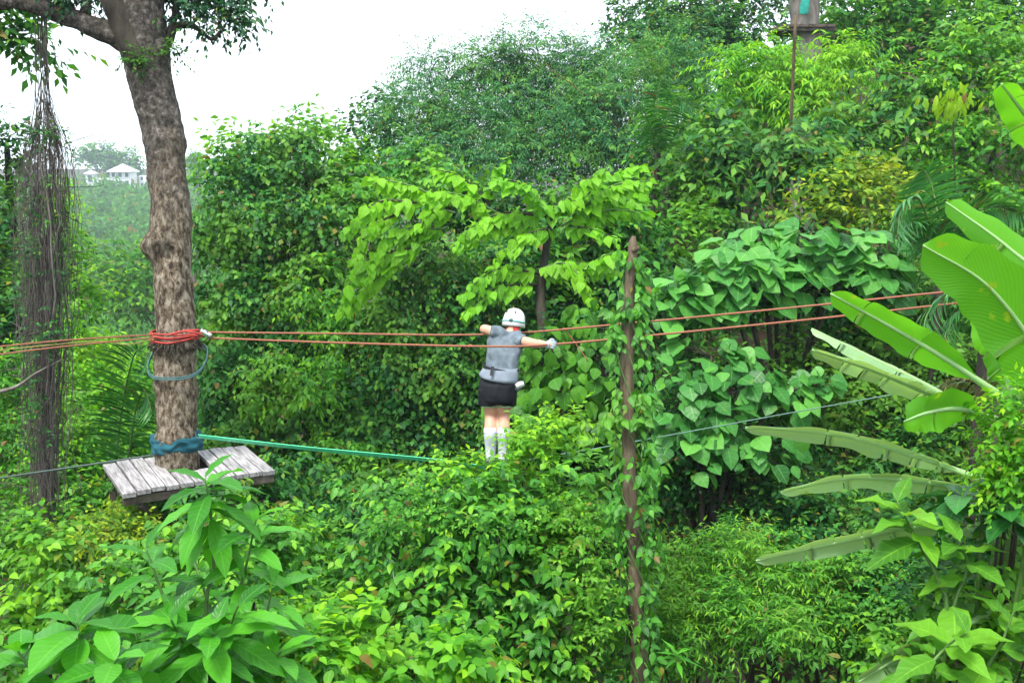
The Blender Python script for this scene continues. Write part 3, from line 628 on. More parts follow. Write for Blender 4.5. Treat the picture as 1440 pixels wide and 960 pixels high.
# ------------------------------------------------------------------ hanging dry vines
def dry_vines():
    rg = np.random.default_rng(91); D = 11.2; k = D/F
    top = P(62, 16, 10.85)
    root = empty('hanging_vines', top, 'grey-brown curtain of dry hanging vines and roots dropping from the limb', 'vines')
    for i in range(16):       # the sheaf of separate strands above
        x0 = 56+rg.uniform(-6, 10); x1 = 62+rg.uniform(-15, 17)
        pp = [P(x0, rg.uniform(8, 22), 10.85)]+[P(x0+(x1-x0)*t+rg.normal()*1.6, 20+190*t, D-.3+.3*t+rg.normal()*.02) for t in np.linspace(.12, 1, 9)]
        V, Fc = tube(pp, rg.uniform(.5, 1.15)*k, 4, n=26); part('strand', V, Fc, B_VINE, root)
    S = []
    for i in range(300):      # the tangled mass below
        y0 = rg.choice([rg.uniform(120, 230), rg.uniform(180, 520)]); y1 = min(790, y0+rg.uniform(120, 520))
        ph = rg.normal()*.8; rr = rg.uniform(.1, 1)**.6; a = rg.uniform(0, 6.28); n = 16; t = np.linspace(0, 1, n); y = y0+(y1-y0)*t
        wid = np.interp(y, [110, 160, 210, 300, 420, 560, 700, 800], [10, 15, 34, 42, 38, 28, 22, 26])
        cx = np.interp(y, [100, 300, 500, 800], [62, 62, 63, 64])
        wob = np.cumsum(rg.normal(size=n))*2.2+np.sin(t*rg.uniform(3, 14)+ph)*rg.uniform(0, 7)
        x = cx+wid*rr*math.cos(a)+wob; dep = D+wid*rr*math.sin(a)*k
        S.append(tube([P(x[j], y[j], dep[j]) for j in range(n)], (rg.uniform(.2, .6) if rg.random() > .07 else rg.uniform(1.0, 1.9))*k, 4, caps=False))
    V, Fc = join(S); part('tangle', V, Fc, B_VINE, root, kind='stuff')
    S = []
    for i in range(110):      # fine broken twigs sticking out
        y = rg.uniform(200, 780); a = P(62+rg.normal()*18, y, D+rg.normal()*.1); b = a+np.array([rg.normal()*.25, rg.normal()*.15, rg.normal()*.18-.06]); c = b+rg.normal(size=3)*.12-[0, 0, .1]
        S.append(tube([a, b, c], [.006, .004, .002], 3, n=6, caps=False))
    V, Fc = join(S); part('twigs', V, Fc, B_VINE, root, kind='stuff')
    core = [np.append(P(x, y, D+.12), r*k) for x, y, r in ((61, 330, 3), (60, 420, 8), (62, 550, 10), (64, 700, 11), (64, 800, 14))]
    core.append(np.append(base_under(core[-1][:3]), .2)); core = np.array(core)
    V, Fc = tube(core[:, :3], core[:, 3], 12, n=40); V += vnoise(V, 9, 3, .04)[:, None]*np.array([1, 1, 0]); part('core', V, Fc, B_VINE, root)
    C, R = clumps([(68, 330, 11.1, 34, 90), (80, 480, 11.1, 30, 70), (56, 600, 11.1, 26, 80), (70, 190, 11.1, 24, 12)])
    foliage(root, T_OVAL, L_DARK, sprays(C, R, .055, seed=92, cover=.22, fill=.2), 'sparse_leaves')
    # a grey broken branch poking out to the left
    V, Fc = tube([P(88, 505, 11), P(50, 525, 11), P(20, 545, 11.1), P(-30, 556, 11.2)], [.008, .012, .02, .026], 6, n=14); part('branch', V, Fc, B_GREY, root)
dry_vines()

# ------------------------------------------------------------------ wooden platform
M_WOOD = bark_mat('weathered_board', (.22, .20, .19), (.46, .43, .42), (.60, .58, .57), scale=7, stretch=1, bump=.3)
M_BEAM = bark_mat('dark_beam', (.05, .04, .035), (.14, .115, .09), (.22, .19, .16), scale=8, stretch=1)
def platform():
    ZP = 8.78; rg = np.random.default_rng(101)
    bl, fl, fr, br = Pz(143, 652, ZP), Pz(171, 694, ZP), Pz(388, 660, ZP), Pz(345, 625, ZP)
    root = empty('tree_platform', (P(249, 650, 11)[0], P(249, 650, 11)[1], ZP-.05), 'weathered grey plank platform built round the tree trunk', 'platform')
    tx = P(249, 650, 11)
    n = 11; g = .06
    def pt(u, v): return (bl*(1-u)+br*u)*(1-v)+(fl*(1-u)+fr*u)*v
    for i in range(n):
        u0, u1 = (i+g)/n, (i+1-g)/n
        spans = [(0, 1)]
        um = (u0+u1)/2
        if .36 < um < .64: spans = [(0, .12), (.66, 1)] if .42 < um < .58 else [(0, .2), (.6, 1)]
        for v0, v1 in spans:
            j = rg.uniform(-.012, .012); dz = rg.uniform(-.012, .012); v0 = v0+j if v0 == 0 else v0; v1 = v1+rg.uniform(-.015, .02) if v1 == 1 else v1
            a, b, c, d = pt(u0, v0), pt(u1, v0), pt(u1, v1), pt(u0, v1)
            top = np.array([a, b, c, d])+[0, 0, dz]; V = np.vstack([top, top-[0, 0, .045]])
            Fc = tris([[0, 3, 2, 1], [4, 5, 6, 7], [0, 1, 5, 4], [1, 2, 6, 5], [2, 3, 7, 6], [3, 0, 4, 7]])
            part('plank', V, Fc, M_WOODS[int(rg.integers(0, 3))], root, smooth=False)
    def beam(a, b, w, h, name='beam'):
        c = (a+b)/2; L = np.linalg.norm(b-a)/2; x = nrmz(b-a); y = nrmz(np.cross([0, 0, 1], x)); z = np.cross(x, y)
        V, Fc = box(c, L, w/2, h/2, [x, y, z]); part(name, V, Fc, M_BEAM, root, smooth=False)
    dn = np.array([0, 0, -.10])
    beam(pt(.01, .95)+dn, pt(.99, .95)+dn, .06, .08); beam(pt(.01, .05)+dn, pt(.99, .05)+dn, .06, .08); beam(pt(.02, .62)+dn, pt(.98, .62)+dn, .06, .08)
    beam(pt(.02, .2)+dn, pt(.98, .2)+dn, .06, .08)
    low = tx-np.array([0, 0, 1.0])
    for u, v in ((.12, .92), (.88, .92), (.12, .1), (.88, .1)): 
        p = pt(u, v)-np.array([0, 0, .17]); q = low+nrmz(p-low)*.15; beam(p, q, .06, .07, 'strut')
def wood(i):
    r = random.Random(i); k = .9+.2*r.random()
    m, n, l, b, out = new_mat('board_%d' % i)
    tc = n.new('ShaderNodeTexCoord'); mp = n.new('ShaderNodeMapping'); mp.inputs['Scale'].default_value = (14, 1.0, 6); mp.inputs['Location'].default_value = (i*3.1, i, 0)
    m0 = n.new('ShaderNodeMapping'); dv = Pz(171, 694, 8.78)-Pz(143, 652, 8.78); m0.inputs['Rotation'].default_value = (0, 0, math.pi/2-math.atan2(dv[1], dv[0]))
    l.new(tc.outputs['Object'], m0.inputs[0]); l.new(m0.outputs[0], mp.inputs[0]); nz = n.new('ShaderNodeTexNoise'); nz.inputs['Scale'].default_value = 4; nz.inputs['Detail'].default_value = 7; l.new(mp.outputs[0], nz.inputs['Vector'])
    rp = n.new('ShaderNodeValToRGB'); e = rp.color_ramp.elements; e[0].position = .3; e[0].color = (.12*k, .11*k, .10*k, 1); e[1].position = .6; e[1].color = (.36*k, .34*k, .345*k, 1)
    l.new(nz.outputs['Fac'], rp.inputs[0]); l.new(rp.outputs[0], b.inputs['Base Color']); b.inputs['Roughness'].default_value = .75
    bp = n.new('ShaderNodeBump'); bp.inputs['Strength'].default_value = .4; bp.inputs['Distance'].default_value = .01; l.new(nz.outputs['Fac'], bp.inputs['Height']); l.new(bp.outputs[0], b.inputs['Normal'])
    return m
M_WOODS = [wood(i) for i in range(3)]
platform()

# ------------------------------------------------------------------ ropes and fittings
M_RED = plain('red_rope', (.42, .045, .035), rough=.7, nscale=60, bump=.5)
M_ORNG = plain('faded_red_rope', (.28, .10, .055), rough=.75, nscale=60, bump=.5)
M_GREEN = plain('green_webbing', (.10, .70, .36), rough=.45, nscale=40, bump=.2)
M_STEEL = plain('steel_cable', (.09, .12, .11), rough=.5, metal=.3, nscale=60)
M_TEAL = plain('teal_cable', (.05, .13, .13), rough=.5)
M_CLOTH = plain('blue_cloth', (.006, .075, .10), rough=.85, nscale=14, bump=.5)
M_ALU = plain('pale_metal', (.62, .62, .60), rough=.35, metal=.4, var=.1)
TRK = lambda py: P(247, py, 11.0)
def rope(name, label, pts, r, mat, cat='rope', group=None, seg=6, n=60, twist=True):
    pp = spline(pts, n); V, Fc = tube(pp, r, seg)
    o = link(name, mesh_np(name, V-pp[0], Fc, mat), None, pp[0]); return tag(o, label, cat, group)
AR = P(1620, 384, 9.6)
rope('hand_rope', 'upper faded red hand rope running from the tree past the person\'s helmet', [P(291, 467, 10.85), P(480, 469, 10.75), P(690, 470, 10.55), P(890, 454, 10.4), P(1140, 430, 10.1), P(1335, 410, 9.9), AR], .011, M_ORNG, group='hand ropes')
rope('hand_rope', 'lower faded red hand rope passing behind the person\'s back to the glove', [P(291, 475, 10.8), P(480, 482, 10.3), P(690, 487, 9.72), P(777, 484, 9.75), P(890, 474, 9.7), P(1140, 449, 9.7), P(1340, 427, 9.7), AR-[0, 0, .1]], .011, M_ORNG, group='hand ropes')
rope('hand_rope', 'upper red hand rope leaving the tree past the dry vines', [P(222, 470, 10.85), P(110, 477, 10.3), P(0, 487, 9.9), P(-150, 503, 9.3)], .009, M_ORNG, group='hand ropes')
rope('hand_rope', 'lower red hand rope leaving the tree past the dry vines', [P(222, 474, 10.8), P(110, 485, 10.2), P(0, 498, 9.8), P(-150, 518, 9.2)], .009, M_ORNG, group='hand ropes')
rope('hand_rope', 'thin yellowish cord slung beside the red ropes left of the trunk', [P(222, 475, 10.82), P(180, 484, 10.6), P(140, 480, 10.5), P(60, 486, 10.1), P(-150, 508, 9.25)], .006, plain('yellow_cord', (.32, .26, .08), rough=.8), group='hand ropes')
rope('foot_cable', 'grey steel foot cable running from the platform past the dry vines', [P(232, 637, 10.9), P(120, 654, 10.4), P(0, 672, 9.9), P(-150, 698, 9.3)], .011, M_STEEL, 'cable', 'foot cables')
rope('foot_cable', 'thin grey-green foot cable under the person\'s feet running to the right', [P(276, 615, 10.9), P(430, 632, 10.5), P(600, 648, 10.2), P(690, 656, 10.05), P(760, 643, 10.1), P(840, 630, 10.1), P(1000, 601, 10.1), P(1180, 568, 10.1), P(1620, 490, 10)], .0065, plain('green_grey_cable', (.10, .19, .15), rough=.6), 'cable', 'foot cables', n=80)
def strap():
    c = spline([P(280, 613, 10.78), P(430, 630, 10.45), P(600, 646, 10.15), P(684, 657, 10.02)], 40); t = nrmz(np.gradient(c, axis=0)); s = nrmz(np.cross(t, [0, 0, 1.])); w = nrmz(np.cross(s, t)*.8+s*.6)*.030; th = nrmz(np.cross(w, t))*.003
    tw = [c-w-th, c+w-th, c+w+th, c-w+th]; V, Fc = loft(np.stack(tw, 1)-c[0])
    tag(link('webbing_strap', mesh_np('webbing_strap', V, Fc, M_GREEN, smooth=False), None, c[0]), 'bright green webbing strap stretched from trunk to the person\'s feet', 'strap')
strap()
def loop_path(py, r, n=40, sag=0, tilt=0, seed=0, wob=.01, cx=0, dd=0):
    rg = np.random.default_rng(seed); a = np.linspace(0, 2*np.pi, n+1); c = TRK(py)+np.array([cx, dd, 0])
    z = -sag*(.5+.5*np.cos(a*1+math.pi/2*0))*0+tilt*np.cos(a)+np.interp(a, np.linspace(0, 6.2832, 9), np.append(x := rg.normal(size=8)*wob, x[0]))
    return c+np.stack([r*np.cos(a), r*np.sin(a), z], -1)
def lashing():
    c = TRK(471); root = empty('rope_lashing', c, 'red rope lashing wound several times round the tree trunk', 'rope')
    for i in range(5):
        V, Fc = tube(loop_path(467+i*2.2, .258+.010*(i % 2), seed=i, tilt=.02*(i-2)*.4, wob=.013), .010, 6, caps=False); part('coil', V, Fc, M_RED, root)
    for j, (a, b) in enumerate((((240, 470), (281, 464)), ((262, 466), (286, 473)))):
        V, Fc = tube([P(*a, 10.70), P((a[0]+b[0])/2, (a[1]+b[1])/2-2, 10.69), P(*b, 10.80)], .012, 6, n=12); part('knot', V, Fc, M_RED, root)
    rg = np.random.default_rng(5); S = []
    for i in range(70):   # frayed dark packing caught under the coils
        a = rg.uniform(-2.9, .2); p = TRK(rg.uniform(478, 486))+np.array([.25*math.cos(a), .25*math.sin(a), 0]); q = p+np.array([.04*math.cos(a)+rg.normal()*.02, .04*math.sin(a), -rg.uniform(.02, .10)])
        S.append(tube([p, (p+q)/2+rg.normal(size=3)*.01, q], [.012, .009, .003], 4, n=5))
    V, Fc = join(S); part('packing', V, Fc, B_DARK, root, kind='stuff')
lashing()
def clamp():
    c = P(289, 469, 10.78); root = empty('rope_clamp', c, 'small pale metal clamp where hand ropes meet the trunk', 'clamp')
    V, Fc = tube([P(283, 464, 10.74), P(297, 472, 10.74)], .022, 8, n=6); part('body', V, Fc, M_ALU, root)
    for s in (0, 1):
        V, Fc = tube([P(285+6*s, 462+3*s, 10.73), P(288+6*s, 474+2*s, 10.73)], .011, 6, n=5); part('bolt', V, Fc, M_STEEL, root)
clamp()
a = np.linspace(0, 2*np.pi, 49)[:-1]
lp = np.array([TRK(482)+np.array([.315*math.cos(t)+.02, .33*math.sin(t)-.02, -.02-.16*(1-math.sin(t))+.02*math.sin(3*t)]) for t in np.append(a, a[0])])
for i in range(2):
    V, Fc = tube(lp+np.array([0, -.006*i, -.02*i]), .0085, 6, caps=False); o = link('cable_loop', mesh_np('cable_loop', V-lp[0], Fc, M_TEAL), None, lp[0])
    tag(o, ['dark teal cable loop sagging round the trunk below red lashing', 'lower of two teal cable loops sagging round the trunk'][i], 'cable', 'cable loops')
def cloth():
    rg = np.random.default_rng(8); a = np.linspace(0, 2*np.pi, 61)[:-1]; rings = []
    for t in np.linspace(0, 1, 12):
        py = 612+20*t+2.5*np.sin(a*3+1)+1.5*np.sin(a*7)
        r = .262+.018*math.sin(math.pi*t)+.010*np.sin(a*4+t*5)+.008*np.sin(a*9-t*8)+.006*np.sin(t*14+a*2)
        rings.append(np.stack([TRK(612)[0]+.012+r*np.cos(a), TRK(612)[1]+r*np.sin(a), np.array([TRK(p)[2] for p in py])], -1))
    V, Fc = loft(rings); c = TRK(622); o = link('wrapped_cloth', mesh_np('wrapped_cloth', V-c, Fc, M_CLOTH), None, c); tag(o, 'crumpled blue cloth tied round the trunk above the platform', 'cloth')
cloth()

L_LOBE = leaf_mat('leaf_soft_lobed', [(.09, .24, .03), (.12, .28, .03), (.17, .33, .03)], rough=.45, trans=.4, veins=8, spots=(.2, .32, .03))
L_CLIMB = leaf_mat('leaf_climber', old=False, cols=[(.035, .13, .018), (.06, .18, .02), (.10, .23, .022)], alt=(.16, .26, .02), alt_cov=.6, rough=.42, trans=.34, veins=5)
L_LAYER = leaf_mat('leaf_layered', old=False, cols=[(.12, .30, .018), (.15, .35, .020), (.20, .40, .022)], alt=(.24, .42, .02), alt_cov=.5, rough=.5, trans=.42, veins=4)

# ================================================================== vine-wrapped dead trunk in front of the ropes
def heart_axis(n, rg, down=.8): return nrmz(np.stack([rg.normal(size=n)*.45, rg.normal(size=n)*.35-.25, -down+rg.normal(size=n)*.3], -1))
def dead_trunk():
    rg = np.random.default_rng(111); D = 7.6; k = D/F
    foot = base_under(P(897, 960, D)); foot[:2] = P(898, 1000, D)[:2]; foot[2] = float(ground(foot[0], foot[1]))-.2
    root = empty('dead_trunk', foot, 'slender brown dead trunk with broken pale top standing beside the person', 'tree')
    W = [np.append(P(x, y, D), r*k) for x, y, r in ((891, 332, 3), (890, 342, 5.5), (889, 370, 6.5), (885, 410, 8), (883, 460, 9), (882, 520, 9.5), (882, 580, 9.5), (885, 640, 9.5), (887, 700, 10), (890, 760, 10), (893, 830, 11), (896, 900, 12), (898, 960, 12.5))]+[np.append(foot, .08)]
    W = spline(np.array(W), 90); V, Fc = tube(W[:, :3], W[:, 3], 14); V[:1260] += (vnoise(V[:1260]*[1, 1, .12], 60, 3, .006)+vnoise(V[:1260], 9, 4, .008))[:, None]*nrmz(V[:1260]-np.repeat(W[:, :3], 14, 0))
    part('trunk', V, Fc, B_POST, root)
    V, Fc = tube([P(889, 352, D-.03), P(896, 350, D-.05), P(897, 346, D-.05)], [.02, .017, .01], 7, n=8); part('stub', V, Fc, B_POST, root)
    vine = empty('climbing_vine', foot+np.array([.12, 0, 0]), 'leafy green climbing vine winding up the slender dead trunk', 'vine')
    n = 1300; y = np.concatenate([rg.uniform(355, 960, n-300), rg.uniform(365, 430, 80), rg.normal(600, 28, 130), rg.normal(500, 16, 50), rg.normal(700, 14, 40)])
    y = y+9*np.sin(y*.11)+14*np.sin(y*.047+1)
    wid = np.interp(y, [350, 420, 520, 640, 760, 900, 960], [16, 24, 36, 42, 32, 26, 28]); a = rg.uniform(0, 2*np.pi, n); rr = rg.uniform(.45, 1, n)
    cx = np.interp(y, [340, 460, 640, 760, 960], [892, 890, 889, 896, 902])+8*np.sin(y*.05)+np.where(y < 640, 2, 3)
    # leave the trunk's face partly bare
    x = cx+wid*rr*np.cos(a); dep = D+wid*rr*np.sin(a)*k
    bare = (np.abs(x-np.interp(y, [340, 460, 640, 960], [889, 883, 886, 898])) < 9) & (dep < D+.02) & (rg.random(n) < .86); x[bare] += np.where(rg.random(bare.sum()) < .42, -1, 1)*rg.uniform(11, 26, bare.sum())
    pos = np.array([P(x[i], y[i], dep[i]) for i in range(n)])
    nm = np.stack([np.cos(a)*.7, np.sin(a)*.7-.45, np.full(n, .55)], -1)+rg.normal(size=(n, 3))*.25
    leaf_parts(vine, T_OVATE, L_SHRUB, pos, heart_axis(n, rg, .6)+np.stack([np.cos(a)*.5, np.sin(a)*.5, 0*a], -1), nm, rg.uniform(.045, .10, n))
    for s in range(5):
        yy = np.linspace(370+25*s, 985, 40); ph = s*1.3; w = np.interp(yy, [350, 640, 960], [.07, .12, .10])
        V, Fc = tube([P(np.interp(q, [340, 460, 640, 960], [889, 883, 886, 898]), q, D)+np.array([w[i]*math.cos(q*.022+ph), w[i]*math.sin(q*.022+ph), 0]) for i, q in enumerate(yy)], .005, 4, caps=False); part('stem', V, Fc, M_STEM, vine)
dead_trunk()

# ================================================================== bright tree with layered drooping sprays
def layered_tree():
    rg = np.random.default_rng(121); D = 14.0; k = D/F
    foot = base_under(P(762, 470, D))
    root = empty('layered_tree', foot, 'bright green tree with layered arching branches of hanging leaves above the person', 'tree')
    V, Fc = tube([foot, P(764, 520, D), P(760, 420, D), P(768, 350, D), P(778, 300, D-.1)], [.11, .08, .07, .055, .04], 8, n=24); part('trunk', V, Fc, B_DARK, root)
    B = [((640, 292), (580, 262), (518, 250)), ((775, 300), (740, 262), (695, 250)), ((690, 275), (700, 245), (714, 223)), ((770, 305), (705, 300), (648, 328)), ((780, 300), (815, 262), (851, 236)), ((800, 300), (850, 252), (903, 229)),
         ((805, 305), (860, 262), (914, 254)), ((805, 312), (860, 280), (914, 275)), ((800, 320), (855, 296), (910, 300)), ((770, 300), (795, 280), (812, 284)), ((790, 318), (825, 300), (855, 308)), ((590, 285), (530, 285), (486, 325)),
         ((610, 310), (545, 335), (512, 395)), ((590, 345), (510, 370), (479, 437)), ((640, 300), (610, 295), (590, 322)), ((760, 385), (700, 378), (648, 415)), ((755, 380), (800, 372), (836, 428)), ((760, 400), (700, 405), (652, 442)),
         ((760, 380), (810, 370), (870, 380)), ((690, 290), (650, 250), (612, 238)), ((700, 300), (650, 275), (600, 270)), ((740, 310), (690, 320), (640, 345)), ((600, 330), (540, 380), (495, 430)), ((780, 320), (740, 330), (700, 360)), ((820, 380), (850, 360), (880, 352)),
         ((560, 300), (520, 320), (500, 360)), ((630, 320), (580, 330), (545, 380)), ((800, 318), (830, 322), (868, 335))]
    pos, ax, nm, sz, key = [], [], [], [], []
    tips = []
    for bi, b in enumerate(B):
        dz = rg.uniform(-.7, .25); p = spline([P(*b[0], D), P(*b[1], D+dz*.6), P(*b[2], D+dz)], 20)
        V, Fc = tube(p, np.linspace(.022, .005, 20), 5); part('branch', V, Fc, B_DARK if bi % 2 else M_STEM, root)
        L = np.linalg.norm(np.diff(p, axis=0), axis=1).sum(); m = int(L/.042); t = np.linspace(.12, 1, m); q = spline(p, m*4)[(t*(m*4-1)).astype(int)]; T = nrmz(np.gradient(q, axis=0))
        for row in range(2):
            for i in range(m):
                sd = nrmz(np.cross(T[i], [0, 0, 1.]))*(1 if (i+row) % 2 else -1)
                a = nrmz(T[i]*.45+sd*.55+np.array([0, -.1, -.75])+rg.normal(size=3)*.3); s = .205*rg.uniform(.6, 1.25)*(1-.35*t[i]**3)
                pos.append(q[i]-np.array([0, 0, .06*row*rg.random()])+rg.normal(size=3)*.02); ax.append(a); nm.append(np.array([0, -.75, .75])+sd*.35+rg.normal(size=3)*.36); sz.append(s)
        tips.append(p[-1])
    leaf_parts(root, T_LAYER, L_LAYER, pos, ax, nm, np.array(sz))
layered_tree()

# ================================================================== big heart leaves
def shell_leaves(cl, n, leaf, rg, down=.45, out=.8, upn=.7):
    C, R = clumps(cl); pos, ax, nm = [], [], []
    ar = np.array([r[0]*r[2] for r in R]); cnt = (n*ar/ar.sum()).astype(int)+1
    for c, r, m in zip(C, R, cnt):
        u = rdir(m*8, rg); u = u[(u[:, 1] < .35) & (u[:, 2] > -.55)][:m]
        pos.append(c+u*r*rg.uniform(.65, 1.05, (len(u), 1))); ax.append(u*[out, out, .3]+np.array([0, -.15, -down])+rg.normal(size=u.shape)*.25)
        nm.append(u*.6+np.array([0, -.35, upn])+rg.normal(size=u.shape)*.34)
    pos = np.vstack(pos); m = len(pos)
    return pos, np.vstack(ax), np.vstack(nm), leaf*rg.uniform(.45, 1.2, m)
def heart_tree(name, label, cl, n, leaf, seed, mat=L_HEART, cat='tree', tm=T_HEART, fill=None, **kw):
    rg = np.random.default_rng(seed); A = shell_leaves(cl, n, leaf, rg, **kw)
    foot = base_under(P(cl[0][0], cl[0][1], cl[0][2]+.3)); root = empty(name, foot, label, cat)
    C, _ = clumps(cl); top = C[0]
    V, Fc = tube([foot, (foot+top)/2+[.1, 0, 0], top], [.09, .07, .03], 8, n=16); part('trunk', V, Fc, B_DARK, root)
    S = []
    for c in C[1:]: S.append(tube([foot*.45+top*.55, (top+c)/2-[0, 0, .1], c], [.045, .03, .012], 5, n=9))
    for i in range(0, len(A[0]), 3):
        j = int(np.argmin(np.linalg.norm(C-A[0][i], axis=1))); S.append(tube([C[j], A[0][i]], [.008, .004], 3, n=3, caps=False))
    V, Fc = join(S); part('limbs', V, Fc, B_DARK, root)
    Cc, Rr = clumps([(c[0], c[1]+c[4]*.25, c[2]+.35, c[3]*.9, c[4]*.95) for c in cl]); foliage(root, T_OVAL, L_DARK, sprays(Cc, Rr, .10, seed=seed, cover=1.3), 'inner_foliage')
    leaf_parts(root, tm, mat, *A)
    return root
heart_tree('heart_leaved_tree', 'broad-crowned tree with large drooping heart-shaped leaves above the ropes', [(1110, 400, 13, 60, 50), (1040, 390, 12.8, 70, 55), (1150, 355, 13, 60, 38), (1215, 365, 13, 50, 45), (990, 420, 12.8, 50, 50), (1070, 340, 13.2, 45, 22), (945, 430, 12.6, 45, 45), (1230, 400, 12.8, 35, 35)], 420, .31, 131)
heart_tree('heart_leaved_tree', 'young heart-leaved tree in clustered tiers below the hand ropes', [(1000, 600, 12, 60, 50), (1040, 545, 12.2, 70, 35), (960, 560, 12, 50, 55), (1060, 635, 12, 60, 40), (960, 640, 11.9, 50, 45), (1110, 560, 12.2, 40, 30), (1150, 540, 12.3, 35, 22), (1000, 500, 12.4, 60, 30)], 260, .25, 132, out=.6)
heart_tree('heart_leaved_climber', 'curtain of heart-leaved climber right of the person\'s legs', [(800, 560, 13, 70, 60), (770, 500, 13.2, 50, 50), (850, 520, 13, 50, 60), (840, 610, 12.8, 60, 45), (760, 610, 12.8, 50, 45), (720, 580, 13, 40, 40), (830, 460, 13.3, 50, 40)], 460, .21, 133, cat='vine', mat=L_CLIMB, out=.35, down=.9)

# ================================================================== yellow drooping leaf cluster on the right slope
def yellow_cluster():
    rg = np.random.default_rng(141); c = P(1340, 140, 16.5); foot = base_under(c)
    root = empty('yellow_leaf_sapling', foot, 'thin sapling with a drooping cluster of pale yellow-green leaves', 'plant')
    V, Fc = tube([foot, (foot+c)/2+[.3, 0, 0], c], [.05, .03, .012], 6, n=14); part('stem', V, Fc, B_DARK, root)
    n = 70; pos = c+rg.normal(size=(n, 3))*[.17, .12, .12]; ax = np.stack([rg.normal(size=n)*.3, rg.normal(size=n)*.2-.1, -np.ones(n)], -1); nm = np.stack([rg.normal(size=n)*.3, -np.ones(n), rg.normal(size=n)*.3+.3], -1)
    leaf_parts(root, T_BROAD, leaf_mat('leaf_yellow', [(.24, .36, .02), (.30, .40, .02), (.20, .36, .03)], rough=.5, trans=.4), pos, ax, nm, rg.uniform(.13, .24, n))
yellow_cluster()

# ================================================================== palms
def frond(root, path, leaf_len, mat, n=44, side=(1, 0, 0), hang=.6, rg=RG, r=.02, lift=0, name='frond'):
    p = spline(path, 60); T = nrmz(np.gradient(p, axis=0)); V, Fc = tube(p, np.linspace(r, r*.25, 60), 5); fr_ = part(name, V, Fc, M_STEM if mat is not L_DRY else B_VINE, root)
    idx = np.linspace(5, 59, n).astype(int); pos, ax, nm, sz = [], [], [], []
    for s in (-1, 1):
        for j, i in enumerate(idx):
            t = i/59; sd = nrmz(np.cross(T[i], side))*s
            a = nrmz(sd*.8+T[i]*.75+np.array([0, 0, -hang])+rg.normal(size=3)*.08); pos.append(p[i]); ax.append(a); nm.append(np.cross(a, T[i])*s+np.array([0, 0, .6])+rg.normal(size=3)*.1); sz.append(leaf_len*(.35+.65*math.sin(math.pi*min(1, .15+.8*t))))
    tmn = leaf_tmpl(.085, 4, .1, .45, .3, 1.2)
    V, Fc, uv = leaves(tmn, np.array(pos), np.array(ax), np.array(nm), np.array(sz)); o = part('leaflets', V, Fc, mat, fr_, uv, kind='stuff')
def palm(label, base, fronds, ll, mat=L_PALM, seed=1, d=12, side=(0, 1, .2), hang=.6, n=44):
    rg = np.random.default_rng(seed); foot = base_under(P(*base)); root = empty('palm', foot, label, 'palm')
    V, Fc = tube([foot, P(*base)], [.07, .05], 8, n=8); part('trunk', V, Fc, B_DARK, root)
    for f in fronds: frond(root, [P(*base)]+[P(*q) for q in f], ll, mat, side=side, hang=hang, rg=rg, n=n)
palm('young palm with one tall arched frond left of the platform tree', (158, 690, 12.5), [((168, 600, 12.5), (180, 530, 12.4), (195, 492, 12.2), (222, 520, 11.9)), ((178, 650, 12.4), (190, 580, 12.3), (203, 550, 12.1), (214, 580, 11.9))], .5, seed=3, side=(0, 1, 0), hang=.5)
palm('palm with arching feathery fronds above the banana leaves', (1325, 360, 12.5), [((1310, 320, 12.4), (1290, 278, 12.2), (1268, 292, 11.8), (1262, 330, 11.6)), ((1345, 320, 12.5), (1390, 292, 12.4), (1440, 300, 12.2)), ((1320, 310, 12.5), (1310, 260, 12.6), (1300, 240, 12.6)), ((1300, 330, 12.4), (1280, 315, 12.1), (1270, 340, 11.8))], .5, seed=4)
palm('small palm with drooping fronds behind the banana leaves', (1385, 470, 9.5), [((1365, 430, 9.4), (1335, 412, 9.2), (1305, 440, 9.0), (1298, 470, 8.9)), ((1370, 450, 9.4), (1345, 440, 9.2), (1325, 480, 9.0))], .3, seed=5)
palm('withered brown palm fronds hanging below the banana leaves', (1400, 560, 9.0), [((1375, 540, 8.9), (1340, 535, 8.8), (1300, 560, 8.7)), ((1370, 560, 8.9), (1330, 560, 8.8), (1295, 590, 8.7))], .26, L_DRY, seed=6)
palm('small dark palm in the ravine left of the big shrub', (520, 850, 9.8), [((525, 810, 9.7), (545, 785, 9.5), (560, 800, 9.3)), ((515, 805, 9.7), (500, 780, 9.5), (480, 800, 9.3)), ((520, 800, 9.8), (525, 765, 9.8), (535, 760, 9.6))], .34, seed=7, hang=.9)
palm('small palm on the slope below the feathery trees', (925, 215, 18), [((915, 180, 17.8), (900, 150, 17.5), (880, 155, 17.2)), ((935, 180, 17.8), (950, 140, 17.6), (975, 150, 17.4)), ((925, 170, 18), (925, 130, 18), (935, 110, 17.8))], .36, seed=8)

